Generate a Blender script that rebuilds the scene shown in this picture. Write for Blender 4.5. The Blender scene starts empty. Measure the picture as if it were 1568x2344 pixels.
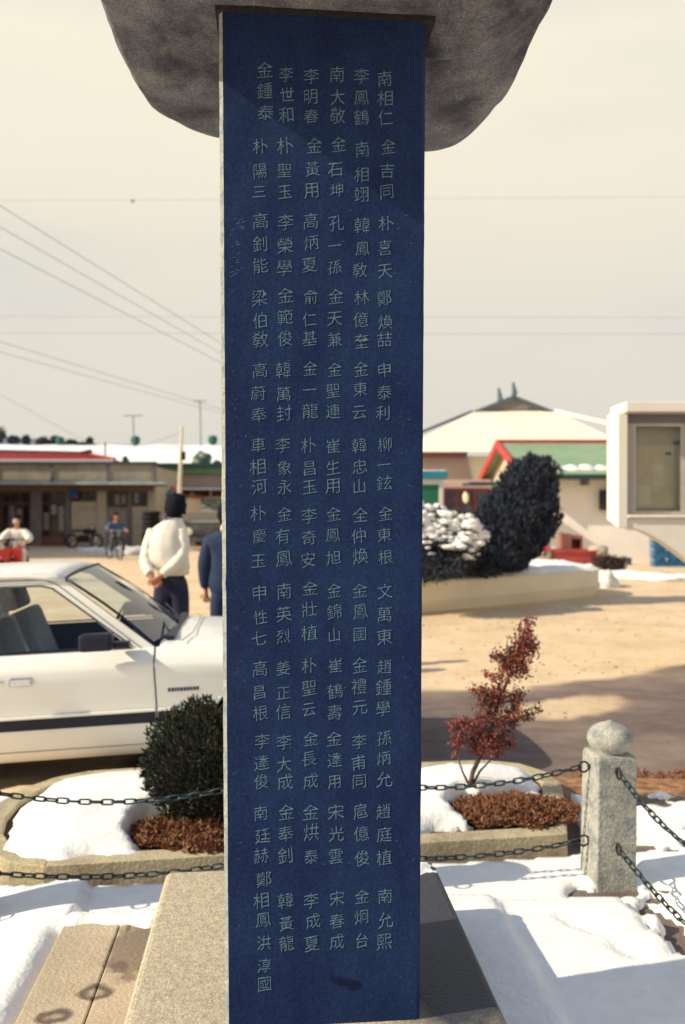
import bpy, math, random
from mathutils import Vector, Matrix, noise as mnoise
random.seed(7)
S = bpy.context.scene
COL = S.collection
# ------------------------------------------------------------------ camera, sky, sun
cam_d = bpy.data.cameras.new("camera")
cam = bpy.data.objects.new("camera", cam_d); COL.objects.link(cam); S.camera = cam
cam.location = (0, 0, 1.6)
cam.rotation_euler = (math.radians(90 - 0.211), 0, 0)
cam_d.sensor_fit = 'VERTICAL'; cam_d.sensor_height = 36.0
cam_d.lens = 36 * 1900 / 2344
cam_d.clip_start = 0.05; cam_d.clip_end = 2000
cam_d.dof.use_dof = True; cam_d.dof.focus_distance = 2.1; cam_d.dof.aperture_fstop = 2.9

SUN_TRAVEL = Vector((1, 0.265, -0.69)).normalized()
EL = math.asin(-SUN_TRAVEL.z); AZ = math.atan2(-SUN_TRAVEL.x, -SUN_TRAVEL.y)
W = bpy.data.worlds.new("World"); S.world = W; W.use_nodes = True
nt = W.node_tree; nt.nodes.clear()
def wn(t, **k):
    n = nt.nodes.new(t)
    for a, b in k.items(): setattr(n, a, b)
    return n
out = wn('ShaderNodeOutputWorld'); bg = wn('ShaderNodeBackground'); bg.inputs['Strength'].default_value = 0.1
sky = wn('ShaderNodeTexSky', sky_type='NISHITA'); sky.sun_disc = False
sky.sun_elevation = EL; sky.sun_rotation = AZ % (2 * math.pi)
sky.air_density = 1.3; sky.dust_density = 0.8; sky.ozone_density = 3.5
tc = wn('ShaderNodeTexCoord'); sep = wn('ShaderNodeSeparateXYZ')
nt.links.new(tc.outputs['Generated'], sep.inputs[0])
hz = wn('ShaderNodeValToRGB')                       # high thin haze: cream low down, opening to blue overhead
e = hz.color_ramp.elements
e[0].position = 0.0; e[0].color = (0.97, 0.97, 0.97, 1)
e[1].position = 1.0; e[1].color = (0.0, 0.0, 0.0, 1)
a = e.new(0.48); a.color = (0.90, 0.90, 0.90, 1)
a = e.new(0.66); a.color = (0.12, 0.12, 0.12, 1)
nt.links.new(sep.outputs['Z'], hz.inputs[0])
cr = wn('ShaderNodeValToRGB')
e = cr.color_ramp.elements
e[0].position = 0.0; e[0].color = (0.575, 0.545, 0.495, 1)
e[1].position = 0.55; e[1].color = (0.89, 0.80, 0.62, 1)
a = e.new(0.22); a.color = (0.67, 0.62, 0.53, 1)
a = e.new(0.36); a.color = (0.78, 0.71, 0.565, 1)
nt.links.new(sep.outputs['Z'], cr.inputs[0])
mp = wn('ShaderNodeMapping'); mp.inputs['Scale'].default_value = (1.2, 1.2, 4.2)
nz = wn('ShaderNodeTexNoise'); nz.inputs['Scale'].default_value = 1.7; nz.inputs['Detail'].default_value = 4
nt.links.new(tc.outputs['Generated'], mp.inputs[0]); nt.links.new(mp.outputs[0], nz.inputs['Vector'])
nr = wn('ShaderNodeMapRange'); nr.inputs[1].default_value = 0.3; nr.inputs[2].default_value = 0.7
nr.inputs[3].default_value = 0.86; nr.inputs[4].default_value = 1.13
nt.links.new(nz.outputs['Fac'], nr.inputs[0])
sc10 = wn('ShaderNodeVectorMath', operation='SCALE'); sc10.inputs['Scale'].default_value = 10.7
nt.links.new(cr.outputs[0], sc10.inputs[0])
ctint = wn('ShaderNodeValToRGB'); ee = ctint.color_ramp.elements
ee[0].position = 0.30; ee[0].color = (0.86, 0.90, 0.94, 1); ee[1].position = 0.70; ee[1].color = (1.0, 1.0, 0.98, 1)
q_ = ee.new(0.46); q_.color = (0.97, 0.97, 0.97, 1)
nt.links.new(nz.outputs['Fac'], ctint.inputs[0])
scn = wn('ShaderNodeVectorMath', operation='MULTIPLY')
nt.links.new(sc10.outputs[0], scn.inputs[0]); nt.links.new(ctint.outputs[0], scn.inputs[1])
skb = wn('ShaderNodeVectorMath', operation='SCALE'); skb.inputs['Scale'].default_value = 1.45
nt.links.new(sky.outputs[0], skb.inputs[0])
mx = wn('ShaderNodeMix', data_type='RGBA')
nt.links.new(hz.outputs[0], mx.inputs[0]); nt.links.new(skb.outputs[0], mx.inputs[6]); nt.links.new(scn.outputs[0], mx.inputs[7])
nt.links.new(mx.outputs[2], bg.inputs[0]); nt.links.new(bg.outputs[0], out.inputs[0])

sd = bpy.data.lights.new("sun", 'SUN'); sun = bpy.data.objects.new("sun", sd); COL.objects.link(sun)
sd.energy = 5.0; sd.angle = math.radians(0.55); sd.color = (1.0, 0.885, 0.67)
sun.rotation_euler = SUN_TRAVEL.to_track_quat('-Z', 'Y').to_euler(); sun.location = (-20, -4, 15)
S.view_settings.view_transform = 'Standard'; S.view_settings.look = 'None'
S.view_settings.exposure = 0.23; S.view_settings.gamma = 1; S.view_settings.use_curve_mapping = False

# ------------------------------------------------------------------ helpers
def at(px, py, Y):
    """a point at depth Y on the sight line the survey sketch gives (1568 x 2344 sketch units)"""
    return Vector(((px - 784) / 1900 * Y, Y, 1.6 - (py - 1165) / 1900 * Y))
def fbm(x, y, z=0.0, o=4):
    return mnoise.fractal(Vector((x, y, z)), 1.0, 2.0, o)
MATS = {}
def mat(name, col, rough=0.8, col2=None, scale=8.0, detail=5, lo=0.35, hi=0.65, bump=0.0, bscale=None, metal=0.0, spec=0.3,
        stretch=None, grain=0.0, gscale=120, emis=None, coat=0.0, sss=0.0):
    if name in MATS: return MATS[name]
    m = bpy.data.materials.new(name); m.use_nodes = True; t = m.node_tree
    b = t.nodes['Principled BSDF']
    b.inputs['Roughness'].default_value = rough; b.inputs['Metallic'].default_value = metal
    b.inputs['Specular IOR Level'].default_value = spec
    b.inputs['Coat Weight'].default_value = coat
    b.inputs['Base Color'].default_value = (*col, 1)
    tcn = t.nodes.new('ShaderNodeTexCoord'); vec = tcn.outputs['Object']
    if stretch:
        mpn = t.nodes.new('ShaderNodeMapping'); mpn.inputs['Scale'].default_value = stretch
        t.links.new(vec, mpn.inputs[0]); vec = mpn.outputs[0]
    cur = None
    if col2:
        n = t.nodes.new('ShaderNodeTexNoise'); n.inputs['Scale'].default_value = scale; n.inputs['Detail'].default_value = detail
        n.inputs['Roughness'].default_value = 0.62
        t.links.new(vec, n.inputs['Vector'])
        r = t.nodes.new('ShaderNodeValToRGB'); r.color_ramp.elements[0].position = lo; r.color_ramp.elements[1].position = hi
        r.color_ramp.elements[0].color = (*col, 1); r.color_ramp.elements[1].color = (*col2, 1)
        t.links.new(n.outputs['Fac'], r.inputs[0]); cur = r.outputs[0]
    if grain > 0:
        n2 = t.nodes.new('ShaderNodeTexNoise'); n2.inputs['Scale'].default_value = gscale; n2.inputs['Detail'].default_value = 3
        t.links.new(tcn.outputs['Object'], n2.inputs['Vector'])
        mr = t.nodes.new('ShaderNodeMapRange'); mr.inputs[1].default_value = 0.3; mr.inputs[2].default_value = 0.7
        mr.inputs[3].default_value = 1 - grain; mr.inputs[4].default_value = 1 + grain
        t.links.new(n2.outputs['Fac'], mr.inputs[0])
        vm = t.nodes.new('ShaderNodeVectorMath'); vm.operation = 'SCALE'
        if cur: t.links.new(cur, vm.inputs[0])
        else: vm.inputs[0].default_value = col
        t.links.new(mr.outputs[0], vm.inputs['Scale']); cur = vm.outputs[0]
    if cur: t.links.new(cur, b.inputs['Base Color'])
    if bump > 0:
        n3 = t.nodes.new('ShaderNodeTexNoise'); n3.inputs['Scale'].default_value = bscale or scale * 3; n3.inputs['Detail'].default_value = 6
        t.links.new(vec, n3.inputs['Vector'])
        bp = t.nodes.new('ShaderNodeBump'); bp.inputs['Strength'].default_value = bump; bp.inputs['Distance'].default_value = 0.01
        t.links.new(n3.outputs['Fac'], bp.inputs['Height']); t.links.new(bp.outputs[0], b.inputs['Normal'])
    if emis:
        b.inputs['Emission Color'].default_value = (*emis[0], 1); b.inputs['Emission Strength'].default_value = emis[1]
    MATS[name] = m
    return m
def glass_mat(name, tint, refl=0.12):
    if name in MATS: return MATS[name]
    m = bpy.data.materials.new(name); m.use_nodes = True; t = m.node_tree; t.nodes.clear()
    o = t.nodes.new('ShaderNodeOutputMaterial'); tr = t.nodes.new('ShaderNodeBsdfTransparent'); gl = t.nodes.new('ShaderNodeBsdfGlossy')
    tr.inputs[0].default_value = (*tint, 1); gl.inputs['Roughness'].default_value = 0.03
    fr = t.nodes.new('ShaderNodeFresnel'); fr.inputs[0].default_value = 1.5
    ad = t.nodes.new('ShaderNodeMath'); ad.operation = 'ADD'; ad.use_clamp = True; ad.inputs[1].default_value = refl
    mxx = t.nodes.new('ShaderNodeMixShader')
    t.links.new(fr.outputs[0], ad.inputs[0]); t.links.new(ad.outputs[0], mxx.inputs[0])
    t.links.new(tr.outputs[0], mxx.inputs[1]); t.links.new(gl.outputs[0], mxx.inputs[2]); t.links.new(mxx.outputs[0], o.inputs[0])
    MATS[name] = m; return m

def tag(o, label=None, cat=None, group=None, kind=None):
    if label: o['label'] = label
    if cat: o['category'] = cat
    if group: o['group'] = group
    if kind: o['kind'] = kind
    return o
def empty(name, loc, label=None, cat=None, group=None, rz=0.0):
    o = bpy.data.objects.new(name, None); COL.objects.link(o); o.location = loc; o.rotation_euler.z = rz
    o.empty_display_size = 0.1
    return tag(o, label, cat, group)
class MB:
    def __init__(s): s.v = []; s.f = []
    def add(s, vs, fs):
        n = len(s.v); s.v += [tuple(v) for v in vs]; s.f += [tuple(n + i for i in f) for f in fs]; return s
    def box(s, x0, x1, y0, y1, z0, z1, M=None):
        vs = [Vector(p) for p in ((x0,y0,z0),(x1,y0,z0),(x1,y1,z0),(x0,y1,z0),(x0,y0,z1),(x1,y0,z1),(x1,y1,z1),(x0,y1,z1))]
        if M is not None: vs = [M @ v for v in vs]
        return s.add(vs, [(0,3,2,1),(4,5,6,7),(0,1,5,4),(1,2,6,5),(2,3,7,6),(3,0,4,7)])
    def tube(s, path, r, n=8, cap=True):
        path = [Vector(p) for p in path]; k = len(path); rr = r if isinstance(r, (list, tuple)) else [r] * k
        base = len(s.v); up = Vector((0.13, 0.21, 0.97))
        for i, p in enumerate(path):
            d = (path[min(i + 1, k - 1)] - path[max(i - 1, 0)])
            d = d.normalized() if d.length > 1e-9 else Vector((0, 0, 1))
            a = d.cross(up)
            if a.length < 1e-3: a = d.cross(Vector((1, 0, 0)))
            a.normalize(); b = d.cross(a)
            for j in range(n):
                t = 2 * math.pi * j / n
                s.v.append(tuple(p + (a * math.cos(t) + b * math.sin(t)) * rr[i]))
        for i in range(k - 1):
            for j in range(n):
                j2 = (j + 1) % n
                s.f.append((base + i*n + j, base + i*n + j2, base + (i+1)*n + j2, base + (i+1)*n + j))
        if cap:
            s.f.append(tuple(base + j for j in range(n))[::-1]); s.f.append(tuple(base + (k-1)*n + j for j in range(n)))
        return s
    def lathe(s, prof, n=24, c=(0, 0, 0)):
        base = len(s.v)
        for r, z in prof:
            for j in range(n):
                t = 2 * math.pi * j / n
                s.v.append((c[0] + r * math.cos(t), c[1] + r * math.sin(t), c[2] + z))
        for i in range(len(prof) - 1):
            for j in range(n):
                j2 = (j + 1) % n
                s.f.append((base+i*n+j, base+i*n+j2, base+(i+1)*n+j2, base+(i+1)*n+j))
        s.f.append(tuple(base + j for j in range(n))[::-1]); s.f.append(tuple(base + (len(prof)-1)*n + j for j in range(n)))
        return s
    def prism(s, poly, d0, d1, axis='y'):
        """poly of 2-D points extruded along an axis"""
        n = len(poly)
        def P(p, d):
            if axis == 'y': return (p[0], d, p[1])
            if axis == 'x': return (d, p[0], p[1])
            return (p[0], p[1], d)
        vs = [P(p, d0) for p in poly] + [P(p, d1) for p in poly]
        fs = [tuple(range(n))[::-1], tuple(range(n, 2*n))] + [(i, (i+1) % n, n + (i+1) % n, n + i) for i in range(n)]
        return s.add(vs, fs)
    def quad(s, a, b, c, d, th=0.0):
        a, b, c, d = map(Vector, (a, b, c, d))
        if th == 0: return s.add([a, b, c, d], [(0, 1, 2, 3)])
        nn = (b - a).cross(d - a).normalized() * th
        return s.add([a, b, c, d, a-nn, b-nn, c-nn, d-nn], [(0,1,2,3),(7,6,5,4),(0,4,5,1),(1,5,6,2),(2,6,7,3),(3,7,4,0)])
    def blob(s, c, r, seed=0, amp=0.25, n=10, m=7, freq=1.5):
        base = len(s.v); c = Vector(c); r = Vector(r) if not isinstance(r, (int, float)) else Vector((r, r, r))
        for i in range(m + 1):
            ph = math.pi * i / m
            for j in range(n):
                t = 2 * math.pi * j / n
                d = Vector((math.sin(ph)*math.cos(t), math.sin(ph)*math.sin(t), math.cos(ph)))
                q = 1 + amp * mnoise.noise(d * freq + Vector((seed * 3.1, seed * 1.7, seed)))
                s.v.append(tuple(c + Vector((d.x*r.x, d.y*r.y, d.z*r.z)) * q))
        for i in range(m):
            for j in range(n):
                j2 = (j + 1) % n
                s.f.append((base+i*n+j, base+(i+1)*n+j, base+(i+1)*n+j2, base+i*n+j2))
        return s
    def build(s, name, m, parent=None, smooth=False, bevel=0.0, world=False, auto=None, seg=2):
        vs = s.v
        if world and parent is not None:
            mi = (Matrix.Translation(parent.location) @ Matrix.Rotation(parent.rotation_euler.z, 4, 'Z')).inverted()
            vs = [tuple(mi @ Vector(v)) for v in vs]
        me = bpy.data.meshes.new(name); me.from_pydata(vs, [], s.f)
        me.materials.append(m); me.validate(); me.update()
        if smooth: me.polygons.foreach_set('use_smooth', [True] * len(me.polygons))
        o = bpy.data.objects.new(name, me); COL.objects.link(o)
        if parent is not None: o.parent = parent
        if bevel > 0:
            bv = o.modifiers.new('b', 'BEVEL'); bv.width = bevel; bv.segments = seg; bv.limit_method = 'ANGLE'; bv.angle_limit = math.radians(40)
        if auto: me.shade_smooth() if hasattr(me, 'shade_smooth') else None
        return o
def inst(o, parent, loc=(0, 0, 0), rot=(0, 0, 0), name=None):
    c = o.copy(); COL.objects.link(c); c.parent = parent; c.location = loc; c.rotation_euler = rot
    if name: c.name = name
    return c
def copy_tree(o, loc, rz=0.0, label=None, parent=None):
    c = o.copy(); COL.objects.link(c)
    if parent is None: c.location = loc; c.rotation_euler.z = rz
    else: c.parent = parent
    if label: c['label'] = label
    for ch in o.children: copy_tree(ch, None, parent=c)
    return c
def grid_mesh(name, xs, ys, zf, m, parent=None, keep=None, attrs=None):
    nx, ny = len(xs), len(ys)
    vs = [(x, y, zf(x, y)) for y in ys for x in xs]
    fs = []
    for j in range(ny - 1):
        for i in range(nx - 1):
            q = (j*nx+i, j*nx+i+1, (j+1)*nx+i+1, (j+1)*nx+i)
            if keep is None or any(keep(vs[k]) for k in q): fs.append(q)
    me = bpy.data.meshes.new(name); me.from_pydata(vs, [], fs)
    for an, fn in (attrs or {}).items():
        at_ = me.attributes.new(an, 'FLOAT', 'POINT'); at_.data.foreach_set('value', [fn(v[0], v[1]) for v in vs])
    me.materials.append(m); me.polygons.foreach_set('use_smooth', [True] * len(me.polygons)); me.update()
    o = bpy.data.objects.new(name, me); COL.objects.link(o); o.parent = parent
    return o
def leaves(name, m, parent, pts, size, seed=1, flat=0.5, smooth=False, dirs=None, aspect=0.5):
    rnd = random.Random(seed); b = MB()
    for i, p in enumerate(pts):
        d = dirs[i] if dirs else Vector((rnd.gauss(0, 1), rnd.gauss(0, 1), rnd.gauss(0, 1)))
        d = Vector(d); d = d.normalized() if d.length > 1e-6 else Vector((0, 0, 1))
        q = d.cross(Vector((rnd.gauss(0, 1), rnd.gauss(0, 1), rnd.gauss(0, 1)))); q.normalize()
        s_ = size * rnd.uniform(0.6, 1.3); p = Vector(p)
        n0 = d.cross(q) * s_ * 0.15
        b.add([p, p + d*s_*0.5 + q*s_*aspect*0.5 + n0, p + d*s_, p + d*s_*0.5 - q*s_*aspect*0.5 + n0], [(0, 1, 2), (0, 2, 3)])
    return b.build(name, m, parent)
def sm(a, b, x):
    t = max(0.0, min(1.0, (x - a) / (b - a))); return t * t * (3 - 2 * t)
def seg_sd(px, py, ax, ay, bx, by):
    dx, dy = bx-ax, by-ay; t = max(0, min(1, ((px-ax)*dx + (py-ay)*dy) / (dx*dx+dy*dy)))
    return math.hypot(px - ax - t*dx, py - ay - t*dy)
def poly_sd(x, y, poly):
    """signed distance, positive inside"""
    d = 1e9; ins = False; n = len(poly)
    for i in range(n):
        ax, ay = poly[i]; bx, by = poly[(i+1) % n]
        d = min(d, seg_sd(x, y, ax, ay, bx, by))
        if (ay > y) != (by > y) and x < (bx-ax)*(y-ay)/(by-ay)+ax: ins = not ins
    return d if ins else -d
def chaikin(poly, k=2):
    for _ in range(k):
        q = []
        for i in range(len(poly)):
            a, b = poly[i], poly[(i+1) % len(poly)]
            q += [(a[0]*.75+b[0]*.25, a[1]*.75+b[1]*.25), (a[0]*.25+b[0]*.75, a[1]*.25+b[1]*.75)]
        poly = q
    return poly

# ------------------------------------------------------------------ materials
M_snow = mat('snow', (0.89, 0.88, 0.85), 0.65, (0.80, 0.79, 0.77), 13, lo=0.4, hi=0.75, bump=0.5, bscale=45, spec=0.25)
M_snow_dirty = mat('snow_old', (0.78, 0.76, 0.72), 0.75, (0.45, 0.42, 0.38), 14, lo=0.42, hi=0.7, bump=0.5, bscale=40)
M_conc = mat('concrete_warm', (0.42, 0.36, 0.25), 0.9, (0.33, 0.28, 0.19), 7, bump=0.4, bscale=90, grain=0.18, gscale=160)
M_curb = mat('curb_concrete', (0.47, 0.40, 0.26), 0.92, (0.24, 0.20, 0.14), 5, lo=0.42, hi=0.68, bump=0.5, bscale=60, grain=0.2, gscale=110)
M_granite = mat('granite', (0.52, 0.44, 0.31), 0.85, (0.38, 0.32, 0.235), 55, lo=0.4, hi=0.62, bump=0.35, bscale=120, grain=0.3, gscale=240)
M_post = mat('post_stone', (0.40, 0.39, 0.34), 0.9, (0.22, 0.23, 0.23), 18, lo=0.42, hi=0.66, bump=0.55, bscale=70, grain=0.35, gscale=190)
M_cap = mat('cap_stone', (0.215, 0.225, 0.255), 0.92, (0.055, 0.060, 0.085), 5.5, lo=0.33, hi=0.64, bump=1.0, bscale=30, stretch=(1, 1, 2.5), grain=0.38, gscale=150)
M_slate = mat('slate', (0.0085, 0.0205, 0.080), 0.7, (0.0150, 0.036, 0.112), 5.5, lo=0.38, hi=0.72, bump=0.10, bscale=60, grain=0.28, gscale=170, spec=0.12, stretch=(1, 1, 0.55))
M_edge = mat('sunlit_edge', (0.36, 0.37, 0.33), 0.85, (0.20, 0.24, 0.26), 30, grain=0.25, bump=0.4, bscale=120)  # sunlit tone painted onto the slab's one sun-side chamfer
M_char = mat('chiselled_stroke', (0.17, 0.27, 0.36), 0.9, (0.04, 0.10, 0.19), 11, lo=0.36, hi=0.66, grain=0.35, gscale=300)
M_scr = mat('scratch', (0.05, 0.11, 0.20), 0.9, (0.09, 0.16, 0.24), 40)
M_iron = mat('chain_iron', (0.055, 0.085, 0.095), 0.45, (0.02, 0.03, 0.035), 30, metal=0.6, spec=0.5)
M_rust = mat('rusty_iron', (0.05, 0.022, 0.018), 0.8, (0.02, 0.014, 0.016), 60, metal=0.3)
M_mulch = mat('dry_litter', (0.30, 0.14, 0.07), 0.95, (0.12, 0.05, 0.03), 40, lo=0.35, hi=0.7)
M_soil = mat('soil', (0.10, 0.055, 0.035), 0.97, (0.05, 0.03, 0.022), 18, bump=0.6, bscale=50)
M_paint = mat('cream_paint', (0.83, 0.815, 0.76), 0.30, (0.80, 0.785, 0.735), 3, spec=0.5, coat=0.25)
M_black = mat('black_trim', (0.012, 0.014, 0.035), 0.45, (0.008, 0.009, 0.02), 20)
M_rubber = mat('rubber', (0.012, 0.012, 0.018), 0.85, (0.02, 0.02, 0.025), 30)
M_chrome = mat('chrome', (0.62, 0.62, 0.60), 0.18, (0.5, 0.5, 0.5), 10, metal=1.0)
M_interior = mat('navy_vinyl', (0.02, 0.05, 0.14), 0.6, (0.03, 0.065, 0.16), 10)
M_seat = mat('seat_fabric', (0.26, 0.29, 0.34), 0.9, (0.36, 0.36, 0.38), 26, grain=0.2)
M_cover = mat('seat_cover', (0.84, 0.81, 0.78), 0.9, (0.55, 0.54, 0.54), 15)
G_car = glass_mat('car_glass', (0.86, 0.92, 0.95), -0.03)
G_screen = glass_mat('windscreen_glass', (0.74, 0.86, 0.92), 0.08)
G_pane = glass_mat('pane_glass', (0.96, 0.97, 0.96), -0.02)

# ------------------------------------------------------------------ ground
BED = chaikin([(-1.25, 3.49), (-1.56, 3.66), (-1.74, 4.0), (-1.78, 4.4), (-1.60, 4.70), (-1.2, 4.84), (0.4, 4.93), (0.95, 4.98), (1.20, 4.75)], 2)
# keep the two front corners nearly sharp
BED = [p for p in BED if p[1] > 3.62] + []
def _bed():
    pts = [(-1.25, 3.485), (-1.42, 3.53), (-1.56, 3.64), (-1.67, 3.80), (-1.74, 4.02), (-1.76, 4.25), (-1.72, 4.47), (-1.62, 4.64), (-1.46, 4.76),
           (-1.2, 4.82), (-0.6, 4.86), (0.0, 4.89), (0.5, 4.93), (0.85, 4.97), (1.05, 4.90), (1.17, 4.74), (1.20, 4.55), (1.13, 4.2), (1.04, 3.83)]
    return pts
BED = _bed()
PRE = [(-9, -3), (-9, 3.6), (-2.4, 3.8), (-2.0, 4.9), (-1.0, 5.02), (1.2, 5.1), (2.2, 5.0), (3.5, 5.2), (9, 6.0), (9, -3)]
def px_of(x, y, z=-0.1):
    return 784 + x / y * 1900, 1165 + (1.6 - z) / y * 1900
def ground_z(x, y):
    if y > 14 or abs(x) > 9: return -0.1 + 0.0
    d = poly_sd(x, y, PRE)
    return -0.1 + 0.1 * sm(-0.12, 0.12, d) + 0.008 * fbm(x * 1.3, y * 1.3)
def wet_f(x, y):
    if y < 3 or y > 14 or x < -1.5: return 0.0
    px, py = px_of(x, y); 
    b = 1579 if px < 1200 else 1579 - (px - 1200) * 0.155
    b += 9 * fbm(x * 1.6, y * 1.6, 3.3)
    w = sm(-5, 6, py - b)
    cx, cy = (px - 1310) / 150, (py - (1622 - (px - 1310) * 0.1)) / 27
    t = 1 - sm(0.75, 1.15, math.hypot(cx, cy) + 0.35 * fbm(x * 2.2, y * 2.2, 9))
    return min(0.97, w * (1 - 0.85 * t) * (0.95 + 0.25 * fbm(x * 0.8, y * 0.8)))
def brown_f(x, y):
    if y < 1 or y > 9: return 0.0
    d = poly_sd(x, y, [(1.2, 4.6), (1.25, 5.3), (2.6, 5.25), (6, 5.7), (6, 4.7), (2.6, 4.62)])
    return sm(-0.1, 0.12, d + 0.1 * fbm(x * 3, y * 3))
axs = [-400, -150, -60, -30, -18, -12, -9] + [-8 + i * 0.12 for i in range(134)] + [8.5, 10, 14, 20, 30, 60, 150, 400]
ays = [-60, -20, -6, -2, 0] + [0.5 + i * 0.12 for i in range(108)] + [13.8, 15, 18, 22, 28, 36, 50, 80, 150, 400, 900]
def ground_mat():
    m = bpy.data.materials.new('dirt_ground'); m.use_nodes = True; t = m.node_tree; b = t.nodes['Principled BSDF']
    b.inputs['Roughness'].default_value = 0.95; b.inputs['Specular IOR Level'].default_value = 0.15
    g = t.nodes.new('ShaderNodeNewGeometry')
    def noise(sc, det, st=(1, 1, 1)):
        mm = t.nodes.new('ShaderNodeMapping'); mm.inputs['Scale'].default_value = st
        n = t.nodes.new('ShaderNodeTexNoise'); n.inputs['Scale'].default_value = sc; n.inputs['Detail'].default_value = det; n.inputs['Roughness'].default_value = 0.65
        t.links.new(g.outputs['Position'], mm.inputs[0]); t.links.new(mm.outputs[0], n.inputs['Vector']); return n.outputs['Fac']
    def ramp(f, c0, c1, lo, hi):
        r = t.nodes.new('ShaderNodeValToRGB'); r.color_ramp.elements[0].position = lo; r.color_ramp.elements[1].position = hi
        r.color_ramp.elements[0].color = (*c0, 1); r.color_ramp.elements[1].color = (*c1, 1); t.links.new(f, r.inputs[0]); return r.outputs[0]
    def mix(f, a_, b_):
        x = t.nodes.new('ShaderNodeMix'); x.data_type = 'RGBA'
        t.links.new(f, x.inputs[0]); t.links.new(a_, x.inputs[6]); t.links.new(b_, x.inputs[7]); return x.outputs[2]
    dry = ramp(noise(1.1, 7, (1, 1, 1)), (0.56, 0.41, 0.25), (0.74, 0.57, 0.38), 0.34, 0.6)
    speck = ramp(noise(9, 6), (0.42, 0.28, 0.16), (0.68, 0.50, 0.31), 0.30, 0.5)
    x = t.nodes.new('ShaderNodeMix'); x.data_type = 'RGBA'; x.inputs[0].default_value = 0.35
    t.links.new(dry, x.inputs[6]); t.links.new(speck, x.inputs[7]); dry = x.outputs[2]
    wet = ramp(noise(2.3, 6, (1, 2.2, 1)), (0.115, 0.085, 0.080), (0.19, 0.145, 0.132), 0.35, 0.65)
    brn = ramp(noise(14, 6), (0.16, 0.065, 0.035), (0.42, 0.24, 0.12), 0.35, 0.62)
    aw = t.nodes.new('ShaderNodeAttribute'); aw.attribute_name = 'wet'
    ab = t.nodes.new('ShaderNodeAttribute'); ab.attribute_name = 'brown'
    c = mix(ab.outputs['Fac'], mix(aw.outputs['Fac'], dry, wet), brn)
    t.links.new(c, b.inputs['Base Color'])
    bp = t.nodes.new('ShaderNodeBump'); bp.inputs['Strength'].default_value = 0.6; bp.inputs['Distance'].default_value = 0.03
    t.links.new(noise(6, 8), bp.inputs['Height']); t.links.new(bp.outputs[0], b.inputs['Normal'])
    return m
g = grid_mesh('ground', axs, ays, ground_z, ground_mat(), attrs={'wet': wet_f, 'brown': brown_f}); tag(g, kind='structure')

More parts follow.
